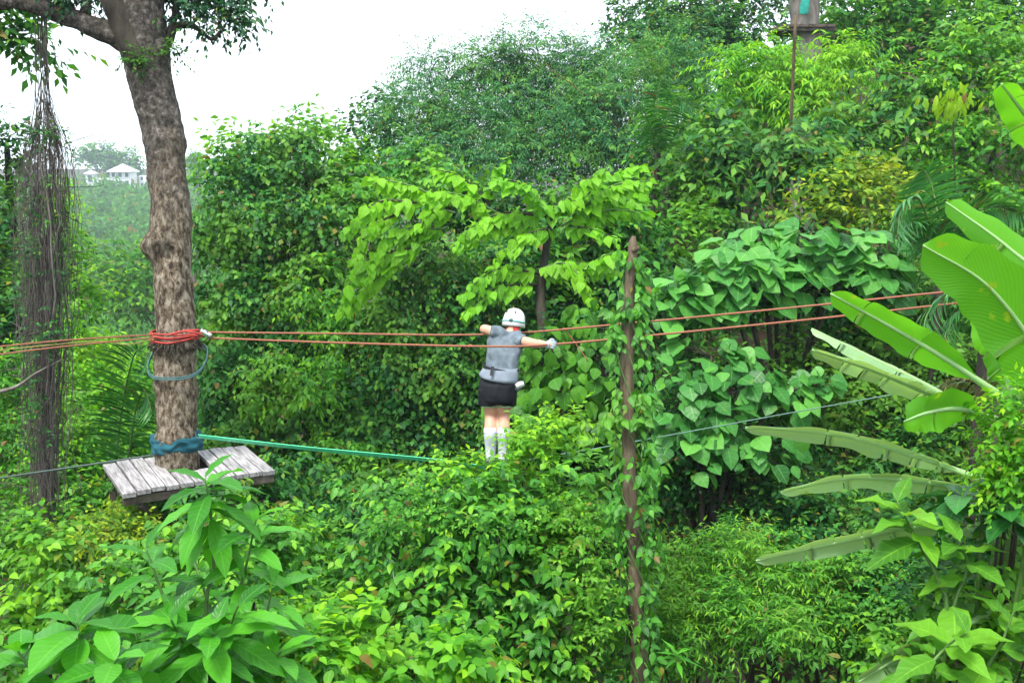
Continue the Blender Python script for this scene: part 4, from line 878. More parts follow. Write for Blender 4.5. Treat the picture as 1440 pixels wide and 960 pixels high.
# ================================================================== shrubs in the lower half
def shrub(name, label, cl, leaf, tm, mat, seed, cat='bush', bark=B_DARK, rad=.05, limit=300, stems=True, **kw):
    C, R = clumps(cl); foot = base_under(C.mean(0)); root = empty(name, foot, label, cat); S = []
    for c in C: S.append(tube([foot+np.array([.1*math.sin(c[0]*9), 0, 0]), (foot+c)/2+[0, 0, .1], c], [rad, rad*.6, rad*.2], 5, n=9))
    V, Fc = join(S); part('stems', V, Fc, bark, root)
    A = sprays(C, R, leaf, seed=seed, **kw)
    d = (A[0]-CAM)@FWD; tc = nrmz(CAM-A[0])
    n = nrmz(A[2]); key = A[3]/d*np.abs((n*tc).sum(1))*(2.5-(d-d.min())/(np.ptp(d)+.01))
    leaf_parts(root, tm, mat, *A, limit=limit, key=key)
    return root
shrub('big_shrub', 'large spreading shrub with pointed leaves below the person', [(700, 700, 8.7, 90, 40), (620, 715, 8.8, 80, 42), (780, 712, 8.6, 80, 42), (560, 740, 8.6, 80, 50), (660, 760, 8.2, 100, 60), (770, 770, 8.2, 90, 70), (820, 710, 8.4, 60, 60), (600, 820, 8.2, 90, 60), (720, 850, 7.9, 110, 60), (820, 860, 8.0, 80, 70), (640, 910, 7.7, 100, 60), (760, 940, 7.7, 110, 50)], .105, T_OVATE, L_SHRUB, 151, cover=1.35, nl=9, tw=4.2, droop=.3, flat=.8, sub=(.16, .30), lobes=16)
shrub('creeper_mat', 'small-leaved yellowish creeper sprawling over the big shrub', [(800, 715, 8.0, 50, 28), (600, 715, 8.1, 60, 22), (560, 720, 7.9, 40, 25), (830, 770, 7.6, 40, 40), (700, 740, 7.5, 50, 20), (850, 850, 7.5, 30, 60)], .055, T_OVAL, L_LIGHT, 163, cover=1.0, nl=9, tw=4, flat=.8, rad=.01)
shrub('lime_sprig_shrub', 'lime green sprigs rising in front of the person\'s socks', [(700, 668, 8.6, 60, 16), (645, 662, 8.7, 40, 12), (748, 640, 8.6, 22, 14), (775, 615, 8.6, 12, 6), (800, 600, 8.6, 12, 6), (735, 620, 8.6, 18, 12)], .075, T_OVAL, L_LIME, 152, cover=1.0, nl=9, tw=4.5, flat=.9, rad=.02)
shrub('ravine_shrub', 'leafy light green shrub in the ravine left of the big shrub', [(450, 800, 8.8, 70, 50), (400, 760, 9.2, 60, 40), (480, 870, 8.2, 80, 50), (420, 900, 7.8, 80, 50), (540, 920, 7.8, 70, 45), (400, 840, 8.4, 50, 50)], .08, T_OVATE, L_LIGHT, 153, cover=1.7, nl=9, flat=.8)
shrub('broad_sprig_shrub', 'bright broad-leaved sprigs at the foot of the big shrub', [(500, 900, 6.4, 60, 30), (580, 940, 6.3, 70, 30), (640, 930, 6.4, 40, 40), (480, 960, 6.0, 60, 30)], .105, T_OVATE, L_LIME, 154, cover=1.0, nl=8, flat=.85, rad=.02)
shrub('ravine_shrub', 'narrow-leaved light green shrub right of the vine-wrapped trunk', [(960, 800, 9, 60, 50), (1020, 790, 9, 70, 45), (980, 870, 8.6, 70, 50), (1080, 830, 8.8, 60, 45), (1065, 880, 8.3, 60, 30), (930, 900, 8.4, 50, 60)], .075, T_LANCE, L_LIGHT, 155, cover=2.0, nl=10, flat=.75, asp=.25, tw=3.6)
shrub('ravine_shrub', 'darker low shrub between the light shrub and banana leaves', [(1140, 850, 9, 70, 50), (1200, 820, 9, 70, 50), (1180, 910, 8.5, 80, 45), (1260, 880, 8.5, 70, 50), (1110, 780, 9.6, 60, 40), (1240, 780, 9.6, 70, 40), (1290, 820, 9, 60, 60)], .075, T_OVAL, L_MID, 156, cover=2.0, nl=9, flat=.7)
shrub('fern_clump', 'ferny clump low in the ravine with reddish dead tips', [(1060, 770, 9.6, 45, 30), (1100, 830, 9, 40, 30)], .07, T_LANCE, L_YELL, 157, cover=1.0, nl=10, asp=.25)
shrub('pyramid_shrub', 'small pyramid-shaped bright green shrub below the dry vines', [(62, 765, 7, 22, 22), (60, 800, 7, 38, 30), (58, 850, 6.9, 55, 35), (40, 900, 6.8, 60, 35), (110, 880, 6.9, 45, 40)], .085, T_OVATE, L_LIGHT, 158, cover=1.8, nl=7, flat=.7, rad=.03)
shrub('slope_shrub', 'dense mid green shrub behind the broad-leaved sapling', [(200, 830, 6.6, 70, 50), (300, 850, 6.4, 80, 60), (360, 800, 6.8, 60, 60), (250, 920, 6.0, 90, 50), (370, 920, 6.0, 70, 50), (320, 760, 7.0, 60, 40), (230, 770, 7.2, 50, 35)], .085, T_OVATE, L_SHRUB, 159, cover=1.9, nl=7, droop=.4)
shrub('edge_bush', 'fine-leaved bright bush beside the banana stem', [(1425, 590, 4.75, 40, 30), (1412, 630, 4.75, 35, 30), (1440, 660, 4.75, 45, 40), (1445, 560, 4.75, 35, 25), (1418, 690, 4.8, 35, 40)], .05, T_OVAL, L_LIME, 160, cover=2.0, nl=8, flat=.7, rad=.02)
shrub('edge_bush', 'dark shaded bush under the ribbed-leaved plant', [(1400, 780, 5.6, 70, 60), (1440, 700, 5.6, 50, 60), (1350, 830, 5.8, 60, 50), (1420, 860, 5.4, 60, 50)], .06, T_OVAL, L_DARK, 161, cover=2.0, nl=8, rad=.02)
shrub('edge_bush', 'light green mixed shrub in the lower corner beneath the lobed-leaf sapling', [(1380, 900, 5.0, 70, 50), (1300, 940, 5.0, 70, 40), (1430, 850, 5.0, 40, 50), (1340, 850, 5.2, 50, 35), (1400, 790, 5.0, 50, 40), (1440, 930, 4.7, 50, 50), (1250, 960, 5.2, 50, 30)], .07, T_OVATE, L_LIGHT, 162, cover=1.5, nl=7, flat=.8, rad=.02)

# ================================================================== broad-leaved saplings in front
def sapling(name, label, stems, leaf, mat, seed, tm=T_BROAD, cat='plant', per=9, spacing=.11, rad=.008, up=.35, tipn=4):
    rg = np.random.default_rng(seed); p0 = P(*stems[0][0]); foot = base_under(p0); root = empty(name, foot, label, cat); pos, ax, nm, sz = [], [], [], []
    for st in stems:
        w = [P(*q) for q in st]
        if st is stems[0] or True: w = [foot*.3+w[0]*.7 if st is not stems[0] else foot]+w
        p = spline(w, 40); V, Fc = tube(p, np.linspace(rad*1.6, rad*.5, 40), 6); part('stem', V, Fc, M_STEM, root)
        L = np.linalg.norm(np.diff(p, axis=0), axis=1).sum(); m = min(per, int(L/spacing)); T = nrmz(np.gradient(p, axis=0)); a0 = rg.uniform(0, 6.28)
        for i in range(m):
            s = 1-i*spacing*.9/L; q = p[int(np.clip(s, 0, 1)*39)]; t = T[int(np.clip(s, 0, 1)*39)]; az = a0+i*2.4+rg.normal()*.2
            h = np.array([math.cos(az), math.sin(az), 0]); lift = up+.5*math.exp(-i/1.5) - .05*i
            pos.append(q); ax.append(h+t*lift+np.array([0, 0, lift*.3-.1])); nm.append(np.array([0, 0, 1.])-h*lift*.6+rg.normal(size=3)*.12); sz.append(leaf*rg.uniform(.8, 1.15)*(.62+.4*min(1, i/2.5)))
    leaf_parts(root, tm, mat, pos, ax, nm, np.array(sz))
sapling('broad_leaved_sapling', 'tall sapling with long glossy pointed leaves in front of the platform', [((290, 900, 4.6), (300, 800, 4.6), (296, 720, 4.6), (288, 672, 4.6)), ((320, 900, 4.7), (345, 800, 4.65), (360, 730, 4.6)), ((260, 920, 4.5), (230, 840, 4.5), (205, 770, 4.5)), ((300, 950, 4.4), (320, 890, 4.3), (335, 850, 4.2)), ((280, 950, 4.4), (255, 900, 4.3), (240, 870, 4.2)), ((300, 900, 4.8), (290, 840, 4.9), (270, 780, 5.0)), ((330, 930, 4.6), (370, 870, 4.6), (385, 820, 4.6)), ((270, 960, 4.3), (290, 920, 4.2), (300, 890, 4.1)), ((240, 980, 4.4), (205, 930, 4.4), (190, 890, 4.4)), ((340, 980, 4.4), (375, 940, 4.4), (395, 915, 4.4))], .275, L_BIG, 171, per=20, spacing=.048)
sapling('broad_leaved_sapling', 'low sapling with broad upturned pale leaves in the near corner', [((120, 980, 4.0), (115, 920, 4.0), (108, 872, 4.0)), ((130, 1000, 4.0), (150, 950, 3.9), (165, 925, 3.8)), ((90, 1000, 4.0), (50, 950, 4.0), (25, 915, 4.0))], .26, L_BIG, 172, per=12, spacing=.04, tm=leaf_tmpl(.5, 6, .14, .25, .55, 1.5, wav=.1))
sapling('soft_leaved_sapling', 'sapling with yellow-green soft leaves below the banana plant', [((1330, 900, 4.8), (1320, 820, 4.8), (1290, 760, 4.8), (1262, 705, 4.8)), ((1340, 860, 4.8), (1360, 800, 4.8), (1350, 760, 4.7)), ((1380, 960, 4.6), (1410, 900, 4.6), (1425, 860, 4.6)), ((1300, 960, 4.5), (1330, 910, 4.5), (1360, 890, 4.4))], .25, L_LOBE, 173, per=10, spacing=.075, tm=leaf_tmpl(.55, 6, .12, .28, .4, 1.2, wav=.25))
sapling('ribbed_leaved_plant', 'plant with dark glossy ribbed leaves beside the banana stem', [((1380, 760, 4.9), (1365, 720, 4.9), (1352, 695, 4.9)), ((1440, 780, 4.7), (1430, 740, 4.7), (1415, 715, 4.7))], .24, L_DEEP, 174, per=10, spacing=.03, tm=leaf_tmpl(.52, 6, .14, .3, .5, 1.7, wav=.06), up=.25)
sapling('star_leaved_plant', 'small star-whorled light plant at the bottom right of the dead trunk', [((960, 980, 6.8), (955, 950, 6.8), (950, 915, 6.8)),], .16, L_BIG, 175, per=12, spacing=.03, tm=T_LANCE, up=.5)
sapling('corner_leaf_plant', 'plant with large pale leaves at the bottom edge', [((455, 1010, 3.8), (458, 985, 3.8), (460, 965, 3.8)),], .16, L_LOBE, 176, per=6, spacing=.03, up=.2)

# ================================================================== banana plant
def banana():
    rg = np.random.default_rng(181); bx = P(1425, 600, 5.1); foot = base_under(bx); foot[0] = bx[0]+.02; foot[1] = bx[1]
    foot[2] = float(ground(foot[0], foot[1]))-.1
    root = empty('banana_plant', foot, 'banana plant with long paddle leaves reaching towards the dead trunk', 'banana plant')
    V, Fc = tube([foot, (foot+bx)/2, bx, P(1415, 540, 5.1)], [.08, .065, .05, .03], 12, n=20); part('stem', V, Fc, M_STEM, root)
    # path (px, py, d), half width m, roll (share of the width seen in the picture), droop of blade, torn?, material
    LV = [([(1412, 560, 5.1), (1330, 505, 5.0), (1250, 458, 4.9), (1168, 413, 4.8)], .088, .95, L_BAN, 0, 1),
          ([(1500, 640, 5.1), (1475, 525, 5.05), (1395, 408, 4.95), (1298, 345, 4.85)], .19, 1.0, L_BAN, 0, 1),
          ([(1520, 580, 5.2), (1500, 430, 5.2), (1420, 350, 5.25), (1330, 284, 5.3)], .11, .9, L_BAN, 0, -1),
          ([(1425, 560, 5.15), (1405, 500, 5.3), (1375, 440, 5.4)], .12, .8, L_BAN, 0, 1),
          ([(1385, 590, 5.1), (1300, 540, 5.2), (1220, 500, 5.3), (1141, 462, 5.4)], .085, .33, L_BANP, 1, -1),
          ([(1395, 590, 5.1), (1310, 555, 5.0), (1230, 522, 4.95), (1142, 492, 4.9)], .085, .55, L_BANP, 1, 1),
          ([(1400, 590, 5.0), (1350, 575, 4.7), (1305, 580, 4.5), (1272, 592, 4.4)], .10, .9, L_BAN, 0, 1),
          ([(1395, 680, 5.1), (1300, 645, 5.2), (1180, 612, 5.3), (1048, 601, 5.4)], .085, .55, L_BANP, 1, 1),
          ([(1400, 700, 5.1), (1320, 680, 5.1), (1200, 672, 5.2), (1098, 692, 5.3)], .08, .55, L_BANP, 1, 1),
          ([(1400, 760, 5.0), (1300, 740, 5.0), (1190, 760, 5.1), (1063, 788, 5.2)], .08, .65, L_BANP, 1, 1),
          ([(1400, 860, 4.9), (1330, 890, 4.9), (1270, 920, 4.9), (1208, 958, 4.9)], .09, .7, L_BANP, 1, 1),
          ([(1500, 320, 4.9), (1480, 220, 4.7), (1440, 160, 4.5), (1408, 118, 4.4)], .10, .9, L_BAN, 0, 1)]
    for path, hw, roll, mat, torn, sgn in LV:
        n = 46; c = spline([P(*q) for q in path], n); T = nrmz(np.gradient(c, axis=0)); view = nrmz(c-CAM)
        S = nrmz(np.cross(T, view)); S = S*np.sign(S[:, 2:3]+1e-6); Dp = nrmz(np.cross(S, T)); Dp = Dp*np.sign((Dp*view).sum(1, keepdims=True))
        W = S*roll-Dp*math.sqrt(max(0, 1-roll*roll))*sgn; N = nrmz(np.cross(T, W)); N = N*np.sign(N[:, 2:3]+1e-6)
        t = np.linspace(0, 1, n); st = .16; prof = np.where(t < st, 0.02, np.clip((t-st)/(.24), 0, 1)**.7*(1-.5*np.clip((t-.5)/.5, 0, 1)**1.6)*np.clip((1-t)/.05, 0, 1)**.5); prof = np.maximum(prof, .02)
        V, Fc = tube(c, np.interp(t, [0, .2, 1], [.024, .015, .004]), 6); lf = part('midrib', V, Fc, L_BANP, None)
        # blade: two sides of strips, with a few tears
        Vs, uv, Q = [], [], []
        for s in (-1, 1):
            cuts = set(int(x) for x in rg.permutation(np.arange(12, n-4, 5))[:4 if torn else 2]); shift = 0; prev = None
            for i in range(n):
                w = hw*prof[i]*(1+.05*math.sin(i*.9+s)); row = []
                ph = .008*math.sin(i*.55+s*1.7)
                for j, u in enumerate((0, .35, .7, 1)):
                    row.append(len(Vs)); Vs.append(c[i]+W[i]*s*w*u+N[i]*(w*(.22*u-.45*u*u*(1.2 if torn else .8))+ph*u*u)); uv.append([s*u, t[i]])
                if prev is not None:
                    if i in cuts:   # a tear: the strip narrows on one edge
                        for j in (1, 2, 3): Vs[row[j]] = Vs[row[j]]-T[i]*.0025*j*(1 if s > 0 else .8)
                        q = [len(Vs)+j for j in range(4)]
                        Q += [[prev[j], prev[j+1], row[j+1], row[j]] for j in range(3)]
                        for j, u in enumerate((0, .35, .7, 1)): Vs.append(c[i]+W[i]*s*w*u*.97+N[i]*(w*(.22*u-.50*u*u))+T[i]*.002*j); uv.append([s*u, t[i]])
                        row = q
                    else: Q += [[prev[j], prev[j+1], row[j+1], row[j]] if s > 0 else [prev[j+1], prev[j], row[j], row[j+1]] for j in range(3)]
                prev = row
        off = root_loc(root)
        o = link('leaf', mesh_np('leaf', np.array(Vs)-off, tris(Q), mat, uv), root)
        lf.parent = o; lf.data.transform(Matrix.Translation(tuple(-off)))
banana()

# ================================================================== upper platform on the slope
def upper():
    D = 23.0; k = D/F; c = P(1133, 38, D); foot = base_under(P(1133, 200, D+.4)); foot[:2] = P(1133, 100, D+.35)[:2]; foot[2] = float(ground(foot[0], foot[1]))-.2
    root = empty('slope_tree', foot, 'thick pale trunk carrying the high platform on the slope', 'tree')
    V, Fc = tube([foot, P(1134, 100, D+.4), P(1132, 40, D+.4), P(1131, 0, D+.4), P(1128, -120, D+.4)], [.36, .31, .32, .35, .40], 20, n=50); V += vnoise(V, 5, 3, .03)[:, None]*np.array([1, 1, 0]); part('trunk', V, Fc, B_GREY, root)
    C, R = clumps([(1130, -150, 23, 120, 50)]); foliage(root, T_OVAL, L_MID, sprays(C, R, .25, seed=5, cover=1), 'crown')
    root = empty('high_platform', c, 'dark wooden platform high on the slope round the pale trunk', 'platform')
    for i in range(6):
        x = -.52+i*.208; V, Fc = box(c+[x, .35, 0], .098, .6, .03); part('plank', V, Fc, M_BEAM, root, smooth=False)
    for y in (-.15, .85): V, Fc = box(c+[0, y, -.072], .66, .05, .04); part('beam', V, Fc, M_BEAM, root, smooth=False)
    V, Fc = tube([P(1133, 0, D-.12), P(1132, 10, D-.14), P(1131, 20, D-.1)], [.10, .11, .10], 10, n=12); V[:, 1] = P(1133, 10, D-.08)[1]+(V[:, 1]-P(1133, 10, D-.08)[1])*.35; o = link('green_cloth', mesh_np('green_cloth', V-c, Fc, plain('green_cloth', (.02, .30, .24), rough=.7, nscale=10, bump=.5)), None, c); tag(o, 'teal green cloth hanging on the trunk above the high platform', 'cloth')
    a = P(1119, 22, 18.6); b = P(1115, 330, 17.6); g = base_under(b); b2 = np.array([a[0]-.05, a[1], float(ground(a[0], a[1]))-.1])
    V, Fc = tube([b2, (a+b2)/2+[.03, 0, 0], a], [.05, .038, .028], 7, n=20); o = link('bamboo_pole', mesh_np('bamboo_pole', V-b2, Fc, bark_mat('brown_bamboo', (.05, .035, .02), (.12, .085, .05), None, scale=8)), None, b2); tag(o, 'thin brown bamboo pole reaching up to the high platform', 'pole')
upper()

# ================================================================== person
M_SKIN = plain('skin', (.56, .30, .20), rough=.5, var=.08, bump=.03)
M_SHIRT = plain('grey_shirt', (.125, .155, .18), rough=.9, spec=.1, nscale=16, var=.22, bump=.6)
M_HEM = plain('pale_grey_hem', (.20, .23, .27), rough=.9, spec=.1, nscale=14, var=.12, bump=.4)
M_SHORT = plain('black_shorts', (.008, .009, .012), rough=.75, spec=.2, nscale=12, bump=.5)
M_SOCK = plain('white_sock', (.55, .58, .62), rough=.95, spec=.05, nscale=60, var=.12, bump=.5)
M_STRIPE = plain('sock_stripe', (.35, .16, .12), rough=.95)
M_SHOE = plain('dark_shoe', (.03, .03, .035), rough=.6)
M_HELM = plain('white_helmet', (.78, .78, .74), rough=.3, spec=.5, var=.03, bump=.0)
M_TEALS = plain('teal_strap', (.16, .42, .42), rough=.6)
M_LOOP = plain('pale_green_loop', (.30, .40, .22), rough=.8)
M_BLACK = plain('black_webbing', (.012, .014, .02), rough=.7)
M_REDC = plain('red_scarf', (.42, .03, .03), rough=.9, bump=.4)
M_GLOVE = plain('grey_glove', (.36, .42, .46), rough=.85, var=.15, nscale=30)
def person():
    K = 10/F; rg = np.random.default_rng(9)
    q = lambda x, y, dd=0: P(x, y, 10+dd)
    foot = q(697, 659, 0)
    root = empty('person', foot, 'person in white helmet, grey shirt and black shorts balancing on the foot cable', 'person')
    up = UPV; right = RGT
    def ring(x, y, hw, dep, dd=0, n=28, yaw=0., sq=1.0, tilt=0.):
        a = np.linspace(0, 2*np.pi, n, endpoint=False); ca, sa = np.cos(a), np.sin(a)
        ca = np.sign(ca)*np.abs(ca)**sq; sa = np.sign(sa)*np.abs(sa)**sq
        X = np.array([math.cos(yaw), math.sin(yaw), 0]); Y = np.array([-math.sin(yaw), math.cos(yaw), 0]); c = q(x, y, dd)
        return c+np.outer(ca*hw*K, X)+np.outer(sa*dep, Y)+np.outer(ca, np.array([0, 0, tilt*hw*K]))
    def ell(c, rx, ry, rz, n=16):
        a = np.linspace(.02, math.pi-.02, n); b = np.linspace(0, 2*np.pi, n*2, endpoint=False)
        return loft([[np.asarray(c)+np.array([rx*math.sin(t)*math.cos(f), ry*math.sin(t)*math.sin(f), rz*math.cos(t)]) for f in b] for t in a])
    yaw = -.35
    # ---- body: one continuous skin (torso, head with face, arms, legs) closed over by a voxel remesh
    B = []
    B.append(loft([ring(700, 545, 22, .10, 0, yaw=yaw), ring(702, 525, 22, .10, .02, yaw=yaw), ring(706, 505, 19, .085, .06, yaw=yaw), ring(710, 485, 21, .09, .12, yaw=yaw), ring(714, 472, 18, .08, .18, yaw=yaw), ring(718, 467, 9, .06, .22, yaw=yaw)]))
    B.append(tube([q(716, 472, .2), q(720, 464, .26), q(722, 456, .3)], [.058, .054, .055], 12, n=8))
    hc = q(723, 453, .33); fw = nrmz(np.array([.45, .85, -.25])); hr = nrmz(np.cross(fw, [0, 0, 1.])); hu = np.cross(hr, fw)
    B.append(ell(hc, .078, .088, .108)); B.append(ell(hc+fw*.03-hu*.05, .055, .06, .06))
    B.append(ell(hc+fw*.10-hu*.012, .013, .018, .02, 8)); B.append(ell(hc+fw*.082-hu*.045, .026, .014, .010, 8))
    for s in (-1, 1): B.append(ell(hc+hr*.08*s-hu*.01, .012, .022, .032, 8)); B.append(ell(hc+hr*.032*s+fw*.082+hu*.014, .014, .01, .009, 8))
    sl, el, wl_, hl = q(699, 468, .10), q(680.5, 462.5, .16), q(689, 470, .47), q(692, 470, .55)
    sr, er, wr, hrr = q(726, 478, .1), q(752, 483, -.06), q(769, 484.5, -.2), q(777, 484.5, -.25)
    for a, e, w, h in ((sl, el, wl_, hl), (sr, er, wr, hrr)): B.append(tube([a, (a+e)/2, e, (e+w)/2, w, h], [.056, .053, .047, .043, .03, .03], 12, n=20))
    for x0, x1, x2, x3 in ((689, 690, 690, 689.5), (709.5, 708.5, 708, 706.5)):
        kf = .03; B.append(tube([q(x0, 545), q(x1, 568, .0), q(x1, 585, .03), q(x2, 605, -.03), q(x2, 628, 0), q(x3, 650, .0)], [.10, .083, .062, .066, .048, .036], 14, n=30))
        B.append(tube([q(x3, 653, -.05), q(x3, 655, .05), q(x3+2, 657, .17)], [.036, .036, .028], 10, n=8))
    V, Fc = join(B); o = part('body', V, Fc, M_SKIN, root)
    md = o.modifiers.new('Remesh', 'REMESH'); md.mode = 'VOXEL'; md.voxel_size = .011; md.use_smooth_shade = True
    sm = o.modifiers.new('Smooth', 'SMOOTH'); sm.factor = .5; sm.iterations = 4
    # ---- clothes
    def wob(V, a=.006, s=18): return V+vnoise(V*[1, 1, .5], s, 5, a)[:, None]*np.array([.6, 1, .2])
    def remesh(o, v=.010, it=4):
        m = o.modifiers.new('Remesh', 'REMESH'); m.mode = 'VOXEL'; m.voxel_size = v; m.use_smooth_shade = True; s = o.modifiers.new('Smooth', 'SMOOTH'); s.iterations = it; s.factor = .5
    R = [ring(719, 464.5, 11, .072, .22, yaw=yaw), ring(716, 467, 17, .09, .2, yaw=yaw), ring(713.5, 472, 24, .115, .15, yaw=yaw, tilt=-.28), ring(711, 482, 26.5, .125, .11, yaw=yaw, tilt=-.2), ring(709, 494, 25, .122, .08, yaw=yaw), ring(707, 506, 23.5, .118, .05, yaw=yaw), ring(705.5, 516, 23.5, .12, .03, yaw=yaw), ring(704.5, 519, 23.5, .12, .02, yaw=yaw)]
    sh = [loft(R), tube([q(706, 473, .14), sl, sl*.62+el*.38], [.078, .074, .070], 14, n=10), tube([q(720, 476, .12), sr, sr*.55+er*.45], [.072, .070, .068], 14, n=10)]
    V, Fc = join(sh); o = part('shirt', wob(V, .030, 30), Fc, M_SHIRT, root); remesh(o, .010, 2)
    V, Fc = loft([ring(704.5, 516, 24.4, .128, .02, yaw=yaw), ring(702.5, 522, 27.2, .148, .01, yaw=yaw), ring(701.2, 528, 28.4, .156, 0, yaw=yaw, tilt=-.1), ring(701, 532, 28.6, .158, 0, yaw=yaw, tilt=-.14)]); part('shirt_hem', wob(V, .004), Fc, M_HEM, root)
    sh = [loft([ring(702.5, 527, 25, .125, 0, yaw=yaw), ring(700, 540, 28, .145, -.01, yaw=yaw), ring(699.5, 552, 28, .145, -.01, yaw=yaw), ring(699.5, 560, 27, .138, -.01, yaw=yaw), ring(699.5, 566, 24.5, .112, -.01, yaw=yaw)])]
    for x in (687, 712.5): sh.append(tube([q(x, 548), q(x, 560), q(x, 570.5)], [.105, .1, .098], 16, n=10))
    V, Fc = join(sh); o = part('shorts', wob(V, .016, 28), Fc, M_SHORT, root); remesh(o, .010, 2)
    for x in (688.5, 710):
        V, Fc = tube([q(x, 569.5), q(x, 572.5)], [.094, .091], 18, n=4); part('leg_loop', V, Fc, M_LOOP, root)
    # harness: waist belt, short strap to the seat, buckle, hanging pulley
    a = np.linspace(0, 2*np.pi, 49)
    bc = ring(704.5, 517.5, 25, .132, .025, n=48, yaw=yaw, tilt=-.12); hb = []
    for i in range(48):
        c = bc[i]; out = nrmz((c-bc.mean(0))*[1, 1, 0]); hb.append([c-out*.004-up*.019, c+out*.006-up*.019, c+out*.006+up*.019, c-out*.004+up*.019])
    hb = np.array(hb); V = hb.reshape(-1, 3); i = np.arange(48)[:, None]*4; j = np.arange(4)[None]; i2 = (np.arange(48)[:, None]+1) % 48*4
    Fc = tris(np.stack([i+j, i+(j+1) % 4, i2+(j+1) % 4, i2+j], -1).reshape(-1, 4)); belt = part('harness_belt', V, Fc, M_BLACK, root, smooth=False)
    def band(p, w, t, mat, name, par):
        p = np.array(p); T = nrmz(np.gradient(p, axis=0)); s = nrmz(np.cross(T, FWD)); Vb = np.stack([p-s*w-FWD*t, p+s*w-FWD*t, p+s*w+FWD*t, p-s*w+FWD*t], 1); V, Fc = loft(Vb); part(name, V, Fc, mat, par, smooth=False)
    band([q(693, 515, -.125), q(692, 521, -.15), q(691, 528, -.168)], .016, .004, M_BLACK, 'strap', belt)
    for x, s in ((688, -1), (712, 1)):
        pass
    V, Fc = tube([q(726, 528, -.03), q(729, 535, -.06), q(731, 540, -.08)], .008, 6, n=8); part('lanyard', V, Fc, M_BLACK, belt)
    V, Fc = tube([q(726, 544, -.1), q(731, 541, -.1), q(737, 539, -.1)], [.03, .036, .026], 10, n=8); part('pulley', V, Fc, M_ALU, belt)
    V, Fc = tube([q(725, 545, -.1), q(727, 548, -.1), q(732, 547, -.1)], .012, 8, n=8); part('carabiner', V, Fc, M_STEEL, belt)
    # socks and shoes
    for x2, x3 in ((690, 689.5), (708, 706.5)):
        V, Fc = tube([q(x2, 602, -.02), q(x2, 610, -.03), q(x2, 628, 0), q(x3, 648, 0)], [.069, .071, .056, .044], 16, n=16); s = part('sock', V, Fc, M_SOCK, root)
        V, Fc = tube([q(x2, 608.2, -.028), q(x2, 610, -.03)], [.0725, .0728], 16, n=4); part('stripe', V, Fc, M_STRIPE, s)
        V, Fc = tube([q(x3, 650, -.07), q(x3, 653, 0), q(x3+1, 656, .1), q(x3+2, 657, .19)], [.03, .05, .045, .03], 12, n=14); part('shoe', V, Fc, M_SHOE, root)
    V, Fc = loft([ring(720, 467, 9.5, .066, .24, yaw=yaw), ring(721, 463, 10, .07, .26, yaw=yaw), ring(722.5, 458, 10, .075, .29, yaw=yaw)]); part('neck_scarf', wob(V, .006, 30), Fc, M_REDC, root)
    # helmet: shell with flared rim, vents, teal band with round adjuster
    hm = hc+np.array([0, 0, .018]); rows = []
    for t in np.linspace(.03, 1, 14):
        ph = t*math.radians(102); r = .113*math.sin(ph)**.85 if ph < math.pi/2 else .113+.004*(ph-math.pi/2)*10; z = .128*math.cos(ph) if ph < math.pi/2 else -.30*(ph-math.pi/2)
        rows.append([hm+hr*r*math.cos(f)*.98+fw*r*math.sin(f)*1.12+hu*z for f in np.linspace(0, 2*np.pi, 32, endpoint=False)])
    V, Fc = loft(rows); hel = part('helmet', V, Fc, M_HELM, root)
    bk = lambda az, el, k=1.0: hm+(hr*math.sin(az)*math.cos(el)*.111+-fw*math.cos(az)*math.cos(el)*.124+hu*math.sin(el)*.128)*k
    for az, el in ((-.95, .35), (-.85, .65), (-.5, .62), (.55, .62)):
        c = bk(az, el); V, Fc = ell(c, .012, .012, .016, 8); part('vent', V, Fc, M_BLACK, hel)
    V, Fc = tube([bk(t, -.10, 1.035) for t in np.linspace(-1.7, 1.7, 24)], .011, 6); part('band', V, Fc, M_TEALS, hel)
    V, Fc = ell(bk(.25, -.06, 1.06), .022, .018, .022, 10); part('adjuster', V, Fc, M_STEEL, hel)
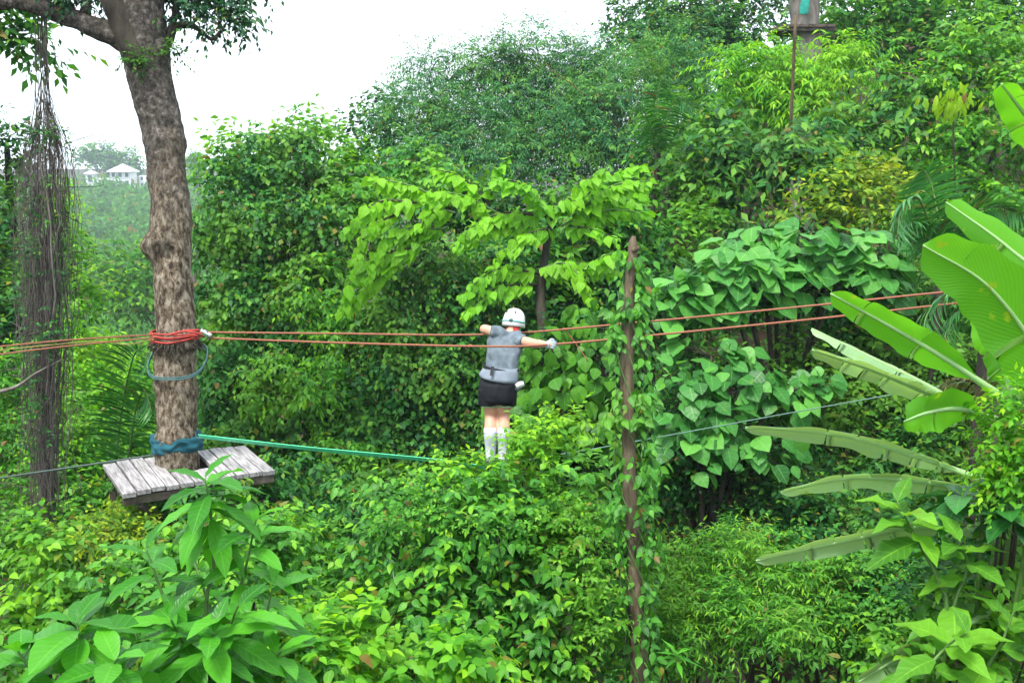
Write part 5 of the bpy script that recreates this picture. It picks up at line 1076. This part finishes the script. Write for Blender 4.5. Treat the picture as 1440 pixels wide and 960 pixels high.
    V, Fc = tube([bk(-1.3, -.12, 1.0), hc-hu*.07-hr*.06+fw*.02, hc-hu*.11+fw*.05], .006, 5, n=10); part('chin_strap', V, Fc, M_BLACK, hel)
    # gloved hands closed round the ropes
    def hand(w, h, axis, name='glove'):
        x = nrmz(h-w); ax = nrmz(axis); z = nrmz(np.cross(x, ax)); G = [tube([w, (w+h)/2, h], [.034, .042, .040], 10, n=8)]
        for i, (off, ln) in enumerate(((-.030, .9), (-.010, 1.0), (.010, .95), (.028, .8))):
            b = h+ax*off; G.append(tube([b, b+x*.035*ln+z*.012, b+x*.05*ln-z*.012, b+x*.03*ln-z*.034, b+x*.008-z*.036], [.011, .0105, .010, .0095, .008], 7, n=14))
        b = w*.6+h*.4+ax*.034; G.append(tube([b, b+ax*.02+x*.015-z*.012, b+ax*.012+x*.04-z*.03], [.013, .0115, .009], 7, n=8))
        V, Fc = join(G); part(name, V, Fc, M_GLOVE, root)
    hand(wr, hrr-nrmz(hrr-wr)*.02, np.array([.2, .1, 1.])); hand(wl_, hl-nrmz(hl-wl_)*.02, np.array([1., 0, 0]))
    # lanyard cord dropping from the upper rope
    rope('safety_cord', 'thin brown safety cord slanting down from the hand rope', [P(793, 461, 10.5), P(808, 481, 10.5), P(827, 508, 10.5)], .006, M_ORNG, 'cord', n=12)
person()

# ================================================================== haze over the valley
def haze():
    lo, hi = np.array([-420, -8, -30.]), np.array([420, 520, 40.])
    V, Fc = box((lo+hi)/2, *((hi-lo)/2)); m = bpy.data.materials.new('haze'); m.use_nodes = True; n, l = m.node_tree.nodes, m.node_tree.links; n.clear()
    o = n.new('ShaderNodeOutputMaterial'); v = n.new('ShaderNodeVolumePrincipled'); v.inputs['Color'].default_value = (.80, .93, 1, 1); v.inputs['Density'].default_value = HAZE; v.inputs['Anisotropy'].default_value = .2
    l.new(v.outputs[0], o.inputs['Volume'])
    ob = link('haze', mesh_np('haze', V, Fc, m, smooth=False)); ob['kind'] = 'stuff'
HAZE = .0006
haze()
